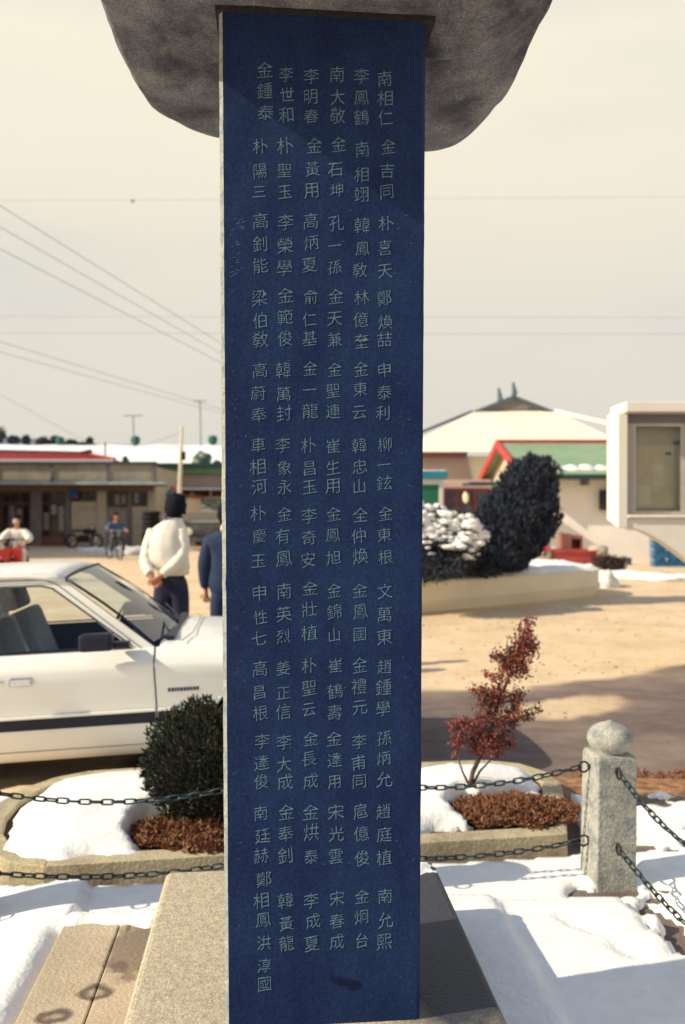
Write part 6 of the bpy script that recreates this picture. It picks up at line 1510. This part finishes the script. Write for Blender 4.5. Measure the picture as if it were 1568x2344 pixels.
# ------------------------------------------------------------------ notice board
def board():
    Y = 8.5; c0 = at(1413, 1165, Y); r = empty('notice_board', (4.0, Y, -0.1), 'cream concrete notice board with sliding glass and pinned papers', 'notice board')
    L = c0.x; R_ = L + 2.5; zt, zb = at(0, 922, Y).z, at(0, 1186, Y).z; yb = Y + 0.34
    Mc = mat('board_render', (0.80, 0.75, 0.67), 0.85, (0.74, 0.69, 0.62), 2.5, bump=0.2, bscale=8)
    def B(name, m, x0, x1, y0, y1, z0, z1, bv=0.008): return MB().box(x0, x1, y0, y1, z0, z1).build(name, m, r, world=True, bevel=bv)
    # side cheek
    MB().prism([(Y-0.02, zb-0.10), (yb, zb-0.02), (yb, zt-0.10), (Y+0.12, zt-0.06), (Y-0.02, zt-0.10)], L, L+0.10, 'x').build('side_cheek', Mc, r, world=True, bevel=0.008)
    MB().prism([(Y-0.02, zb-0.10), (yb, zb-0.02), (yb, zt-0.10), (Y+0.12, zt-0.06), (Y-0.02, zt-0.10)], R_-0.10, R_, 'x').build('side_cheek', Mc, r, world=True, bevel=0.008)
    B('top_slab', Mc, L+0.055, R_-0.055, Y-0.10, yb+0.05, zt-0.105, zt); B('back_panel', mat('board_back', (0.50, 0.45, 0.34), 0.9, (0.56, 0.51, 0.40), 3), L+0.1, R_-0.1, yb-0.10, yb-0.02, zb, zt-0.11)
    B('sill', Mc, L+0.1, R_-0.1, Y-0.03, yb-0.11, zb, zb+0.035)
    pl = []; w = R_-L-0.2; x0 = L+0.10
    z_ = lambda t: zb - 0.002 - 0.085 - (0.0 if t < 0.03 else 0.62*sm(0.0, 0.5, t)**1.1)
    top = [(x0, zb-0.003), (R_-0.1, zb-0.003)]; low = [(R_-0.1 - w*t, 0) for t in []]
    prof = [(x0 + w*k/24, zb - 0.088 - 0.75*(sm(-0.02, 0.60, k/24) if k/24 < 0.5 else sm(-0.02, 0.60, 1-k/24))) for k in range(25)]
    MB().prism([(x0, zb-0.003)] + prof + [(R_-0.1, zb-0.003)], Y, Y+0.22, 'y').build('flared_stand', Mc, r, world=True)
    B('stand_foot', Mc, L+1.0, R_-1.0, Y+0.0, Y+0.22, -0.15, zb-0.7)
    al = mat('aluminium', (0.50, 0.48, 0.44), 0.4, (0.42, 0.40, 0.38), 5, metal=0.4)
    gx0, gx1, gz0, gz1, gy = L+0.20, R_-0.20, zb+0.04, zt-0.20, Y+0.13
    B('header', mat('recess_grey', (0.22, 0.20, 0.22), 0.8), L+0.1, R_-0.1, gy-0.02, gy+0.06, gz1, zt-0.11, 0)
    B('jamb', mat('recess_grey2', (0.40, 0.38, 0.35), 0.8), L+0.1, gx0-0.01, gy-0.06, gy+0.03, zb+0.036, gz1-0.002, 0); B('jamb', MATS['recess_grey2'], gx1+0.01, R_-0.1, gy-0.06, gy+0.03, zb+0.036, gz1-0.002, 0)
    np_ = 4; w = (gx1-gx0)/np_
    for k in range(np_):
        a_, b_ = gx0 + w*k, gx0 + w*(k+1); yy = gy - 0.012*(k % 2)
        f = MB(); f.box(a_, a_+0.03, yy-0.015, yy, gz0, gz1).box(b_-0.03, b_, yy-0.015, yy, gz0, gz1).box(a_+0.03, b_-0.03, yy-0.014, yy-0.001, gz0, gz0+0.03).box(a_+0.03, b_-0.03, yy-0.014, yy-0.001, gz1-0.03, gz1)
        fo = f.build('sliding_frame', al, r, world=True)
        g_ = MB().box(a_+0.03, b_-0.03, yy-0.009, yy-0.005, gz0+0.03, gz1-0.03).build('pane', G_pane, r, world=True); g_.parent = fo; g_.matrix_parent_inverse = Matrix.Identity(4)
    pm = [mat('paper_tan', (0.72, 0.64, 0.46), 0.9, (0.60, 0.54, 0.40), 6), mat('paper_pale', (0.80, 0.74, 0.62), 0.9, (0.72, 0.64, 0.54), 5), mat('paper_blue', (0.05, 0.16, 0.28), 0.8)]
    py_ = yb - 0.105
    for (a_, b_, c_, d_, m_) in ((0.02, 0.47, 0.06, 0.72, 0), (0.05, 0.22, 0.10, 0.30, 1), (0.52, 0.90, 0.10, 0.70, 1), (0.38, 0.44, 0.62, 0.65, 2), (0.47, 0.56, 0.73, 0.77, 2), (1.0, 1.4, 0.1, 0.6, 0), (1.5, 1.95, 0.2, 0.75, 1), (0.24, 0.36, 0.30, 0.52, 1)):
        MB().box(gx0+a_, gx0+b_, py_-0.004-0.003*m_, py_-0.001, gz0+c_, gz0+d_).build('paper_sheet', pm[m_], r, world=True)
board()
# blue bottle crates
def crates():
    Y = 24.4; w, h_, d = 0.42, 0.30, 0.32
    bl = mat('crate_blue', (0.015, 0.12, 0.30), 0.5, (0.02, 0.16, 0.36), 6)
    b = MB(); b.box(0, w, 0, d, 0, 0.02)
    for z0, z1 in ((0.02, 0.06), (0.13, 0.16), (0.25, h_)):
        b.box(0, w, 0, 0.02, z0, z1); b.box(0, w, d-0.02, d, z0, z1); b.box(0, 0.02, 0.02, d-0.02, z0, z1); b.box(w-0.02, w, 0.02, d-0.02, z0, z1)
    for k in range(6):
        x = k*(w-0.02)/5; b.box(x, x+0.02, 0.001, 0.019, 0.06, 0.25); b.box(x, x+0.02, d-0.019, d-0.001, 0.06, 0.25)
    o0 = b.build('crate', bl, None); mesh = o0.data; bpy.data.objects.remove(o0)
    bt = MB()
    for i in range(4):
        for j in range(3): bt.lathe([(0.035, 0.0), (0.035, 0.13), (0.014, 0.20), (0.014, 0.24)], 8, (0.06+i*0.10, 0.06+j*0.10, 0.022))
    bm_ = bt.build('bottles', mat('bottle_glass', (0.10, 0.22, 0.20), 0.2, (0.2, 0.3, 0.28), 9), None); bmesh_ = bm_.data; bpy.data.objects.remove(bm_)
    x0 = at(1497, 0, Y).x; ords = ['bottom', 'second', 'third', 'top']
    cols = ['first', 'second', 'third', 'fourth', 'fifth']
    for c_ in range(4):
        for k in range(3 if c_ else 3):
            r = bpy.data.objects.new('bottle_crate', mesh); COL.objects.link(r); r.location = (x0 + c_*0.45, Y, -0.1 + k*(h_+0.003)); r.rotation_euler.z = 0.02*((c_*3+k) % 3 - 1)
            tag(r, f'blue bottle crate, {["bottom", "middle", "topmost"][k]} of the {cols[c_]} stack counted from the house window', 'crate', 'blue bottle crates by the white wall')
            q = bpy.data.objects.new('bottles', bmesh_); COL.objects.link(q); q.parent = r; q['kind'] = 'stuff'
crates()
# odds and ends heaped by the planter
def clutter():
    Y = 21.5; z0 = -0.1
    def X(px): return at(px, 0, Y).x
    r = empty('red_trough', (X(1308), Y, z0), 'long red trough lying behind the planter end', 'trough')
    MB().add([(-0.50, -0.3, 0.20), (0.50, -0.3, 0.20), (0.50, 0.3, 0.20), (-0.50, 0.3, 0.20), (-0.55, -0.35, 0.62), (0.55, -0.35, 0.62), (0.55, 0.35, 0.62), (-0.55, 0.35, 0.62)], [(0,1,2,3),(0,4,5,1),(1,5,6,2),(2,6,7,3),(3,7,4,0)]).build('tub', mat('faded_red', (0.50, 0.09, 0.07), 0.7, (0.35, 0.06, 0.06), 3), r)
    MB().box(-0.58, 0.58, -0.38, -0.33, 0.60, 0.65).build('rim', MATS['faded_red'], r); MB().box(-0.58, 0.58, 0.33, 0.38, 0.60, 0.65).build('rim', MATS['faded_red'], r)
    MB().box(-0.45, -0.35, -0.25, 0.25, 0.0, 0.2).build('foot', M_rust, r); MB().box(0.35, 0.45, -0.25, 0.25, 0.0, 0.2).build('foot', M_rust, r)
    r = empty('wooden_cabinet', (X(1325), Y+0.2, z0), 'small brown wooden cabinet with a dark opening standing on the heap behind the red trough', 'cabinet'); Y2 = Y+0.5
    w = mat('cabinet_wood', (0.30, 0.13, 0.09), 0.8, (0.22, 0.09, 0.07), 3)
    r.location = (X(1322), Y+0.65, z0)
    for a in ((-0.28, -0.24, -0.15, 0.2, 0.0, 1.08), (0.24, 0.28, -0.15, 0.2, 0, 1.0), (-0.24, 0.24, 0.15, 0.2, 0, 1.0), (-0.24, 0.24, -0.15, 0.15, 0.9, 0.95), (-0.24, 0.24, -0.15, 0.15, 0.55, 0.6), (-0.24, -0.02, -0.17, -0.15, 0.02, 1.05)):
        MB().box(*a).build('board', w, r)
    for k, (px, zc, rx, rz_, col, lb) in enumerate(((1240, 0.55, 0.22, 0.26, (0.70, 0.62, 0.56), 'white cloth bundle beside the dark evergreen'), (1252, 0.30, 0.2, 0.24, (0.5, 0.38, 0.26), 'tan sack under the white cloth bundle'), (1415, 0.20, 0.2, 0.26, (0.62, 0.50, 0.34), 'upright tan sack by the white wall'), (1398, 0.16, 0.2, 0.22, (0.45, 0.34, 0.24), 'darker tan sack leaning next to the upright sack'), (1372, 0.42, 0.3, 0.3, (0.60, 0.50, 0.36), 'heap of pale straw beyond the planter end'))):
        b = MB(); b.blob((0, 0, 0), (rx, rx*0.8, rz_), k+40, 0.5, 16, 10, 2.2); o = b.build('sack', mat('sack%d' % k if False else f'sack_cloth_{"abcde"[k]}', col, 0.9, tuple(c*0.6 for c in col), 5), None, smooth=True)
        o.location = (X(px), Y - 0.2 + 0.1*k, z0 + zc + 0.05); tag(o, lb, 'sack' if k else 'bundle', 'sacks and bundles behind the planter')
        if k == 0: MB().box(-0.06, 0.10, -0.22, -0.17, 0.02, 0.16).build('red_patch', mat('pinkred', (0.6, 0.06, 0.09), 0.7), o)
    rnd = random.Random(77)
    for px, lb, sc in ((1378, 'dark dry weeds at the foot of the white wall', 1.0),):
        r = empty('dry_weed', (X(px), Y-0.6, z0), lb, 'weed'); pts = []; dirs = []
        for k in range(1500): a = rnd.uniform(0, 6.28); q = rnd.random(); pts.append((0.38*q*math.cos(a), 0.2*q*math.sin(a), rnd.uniform(0, 0.4))); dirs.append(Vector((math.cos(a)*0.5, math.sin(a)*0.5, 1)))
        leaves('dry_blades', mat('weed', (0.05, 0.035, 0.04), 0.9, (0.12, 0.08, 0.06), 6), r, pts, 0.16, 5, dirs=dirs, aspect=0.15)['kind'] = 'stuff'
        MB().tube([(0, 0, 0), (0.05, 0, 0.5)], 0.01, 4).build('stalk', M_rust, r)
    o = MB().box(X(1225), X(1560), 25.2, 25.32, -0.1, 0.12).build('footing', mat('footing_dark', (0.06, 0.08, 0.11), 0.9), None); tag(o, 'low dark footing strip along the foot of the white house', 'footing')
clutter()
